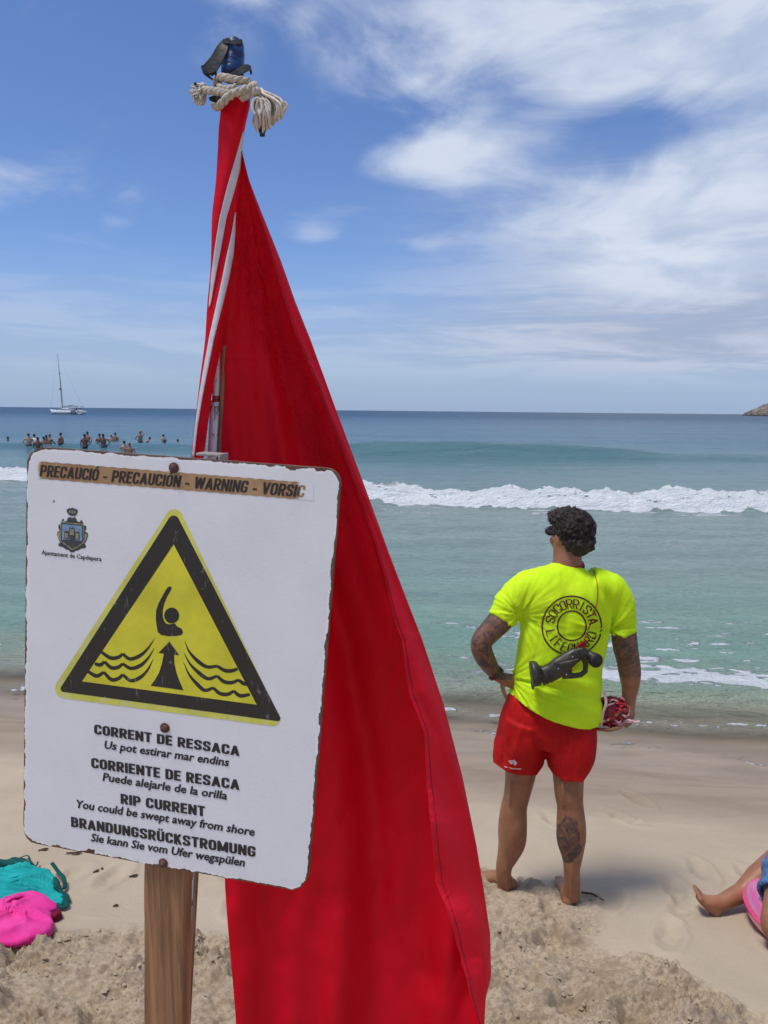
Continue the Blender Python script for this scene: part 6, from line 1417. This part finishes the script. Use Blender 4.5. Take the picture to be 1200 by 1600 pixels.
ps = empty('person', tuple(fr_ + Vector((.15, .1, .1))), 'person in blue denim shorts sitting at the right edge with one bare foot stretched out', 'person')
def gy(px, py, y): return PY(px, py, y)
y0_ = gh.y
mb = MB(); sp_ = (gh - CO).dot(CF) / FPX
ank = gy(1128, 1410, y0_ + .03); mid = gy(1160, 1394, y0_ + .07); calf = gy(1185, 1373, y0_ + .10); knee = gy(1240, 1325, y0_ + .14); hip1 = gy(1318, 1375, y0_ + .06)
mb.tube([ank, mid, calf, knee], [(12 * sp_, .034), (15.5 * sp_, .042), (21 * sp_, .058), (22 * sp_, .058)], 18, (0, 1, 0)); mb.ball(knee, .060); mb.tube([knee, hip1], [(.062, .062), (.085, .085)], 18)
hee = gy(1117, 1422, y0_ + .015); ball_ = gy(1098, 1407, y0_ + .015); toe = gy(1090, 1401, y0_ + .02)
mb.ball(hee, .030); mb.tube([ank, gy(1116, 1412, y0_ + .02), ball_, toe], [(.032, .036), (.036, .034), (.022, .042), (.012, .034)], 14, (0, 1, 0)); mb.tube([hee, ball_], [(.027, .03), (.02, .04)], 12, (0, 1, 0))
for k in range(5): o_ = Vector((0, -.034 + .017 * k, .004 * k)); capsule_chain(mb, [ball_ + o_, toe + o_ * 1.05 + Vector((-.004, 0, .012))], [.010, .0085 + (.003 if k == 0 else 0)], 8)
knee2 = gy(1212, 1447, y0_ - .26); hip2 = gy(1245, 1335, y0_ - .02); ank2 = gy(1275, 1560, y0_ - .32)
mb.tube([hip2, (hip2 + knee2) / 2, knee2], [(.09, .09), (.082, .082), (.060, .060)], 18); mb.ball(knee2, .058); mb.tube([knee2, (knee2 + ank2) / 2 + Vector((-.01, -.02, 0)), ank2], [(.052, .052), (.055, .055), (.034, .034)], 16); mb.tube([ank2, ank2 + Vector((.02, -.12, -.03))], [(.036, .036), (.04, .02)], 12)
hipc = (hip1 + hip2) / 2; sh_c = hipc + Vector((.12, .0, .50))
mb.tube([hipc + Vector((.02, 0, -.02)), hipc + Vector((.05, 0, .15)), hipc + Vector((.10, 0, .36)), sh_c, sh_c + Vector((.0, 0, .09))], [(.13, .17), (.12, .15), (.13, .18), (.09, .16), (.05, .055)], 22, (0, 1, 0))
hd_ = sh_c + Vector((-.02, 0, .21)); mb.ball(hd_, (.085, .075, .11), None, 18, 12); mb.ball(hd_ + Vector((-.09, 0, -.015)), (.018, .012, .015)); mb.ball(hd_ + Vector((-.03, 0, -.07)), (.05, .05, .05))
for sg in (-1, 1):
    a = sh_c + Vector((0, sg * .19, -.02)); e_ = a + Vector((.05, sg * .06, -.26)); w__ = e_ + Vector((.05, 0, -.16)); mb.tube([a, e_, w__], [(.05, .05), (.042, .042), (.028, .028)], 14); mb.ball(a, .052)
    mb.ball(w__ + Vector((-.04, 0, -.01)), (.045, .035, .018))
    for k in range(4): capsule_chain(mb, [w__ + Vector((-.06, -.025 + .017 * k, -.01)), w__ + Vector((-.10, -.028 + .018 * k, -.02)), w__ + Vector((-.125, -.028 + .018 * k, -.035))], [.009, .008, .007], 8)
    capsule_chain(mb, [w__ + Vector((-.02, -sg * .03, 0)), w__ + Vector((-.06, -sg * .055, -.01))], [.010, .009], 8)
bp = mb.remesh(.006, 4); setattr_v(bp, 'tattoo', np.zeros(len(bp.vertices))); link('body', bp, m_skin, ps)
m_den, N, b = mat('blue_denim', (.06, .15, .32), .85); oc = N.obj(); f = N.noise(oc, 10, 5, .65); g = N.noise(N.map(oc, (1, 1, 3)), 200, 3, .7); c1 = N.mix(N.mr(f, .35, .7), (.035, .10, .24), (.14, .28, .48)); c1 = N.mix(N.mr(g, .55, .75, 0, .5), c1, (.35, .45, .6)); N.l.new(c1, b.inputs['Base Color']); N.l.new(N.bump(N.math('ADD', N.noise(oc, 30, 5, .6, .5), g), .7, .005), b.inputs['Normal'])
mb = MB(); k2 = hip2.lerp(knee2, .60); k1 = hip1.lerp(knee, .62)
mb.tube([hip2, hip2.lerp(k2, .5), k2], [(.115, .115), (.110, .110), (.100, .100)], 24); mb.tube([hip1, hip1.lerp(k1, .5), k1], [(.115, .115), (.108, .108), (.100, .100)], 24); mb.tube([hipc + Vector((.03, 0, -.03)), hipc + Vector((.05, 0, .13))], [(.16, .20), (.145, .18)], 24, (0, 1, 0))
dm = mb.remesh(.006, 4); co = coords(dm); nn = normals(dm); co += nn * (.014 * fbm(co[:, 0] * 12, co[:, 1] * 12, co[:, 2] * 12, 3))[:, None]; setcoords(dm, co); dn = link('denim_shorts', dm, m_den, ps)
mb = MB(); dr = (k2 - hip2).normalized(); a1 = dr.cross(Vector((0, 0, 1))).normalized(); a2 = dr.cross(a1)
mb.tube([k2 + dr * .002 + a1 * (.098 * math.cos(a)) + a2 * (.098 * math.sin(a)) for a in np.linspace(0, 2 * math.pi, 40)], (.010, .016), 10, dr, cap=False); mb.build('hem', simple('faded_denim_hem', (.07, .17, .34), .85, .4, 90, .6, .004), dn)
mb = MB(); mb.tube([hipc + Vector((.05, 0, .10)), hipc + Vector((.10, 0, .36)), sh_c + Vector((0, 0, .02))], [(.135, .17), (.145, .195), (.105, .18)], 22, (0, 1, 0)); mb.build('vest', simple('grey_vest', (.3, .3, .32), .8), ps)
mb = MB(); mb.ball(hd_ + Vector((.02, 0, .03)), (.088, .085, .10), None, 18, 12); mb.build('hair', m_hair, ps)
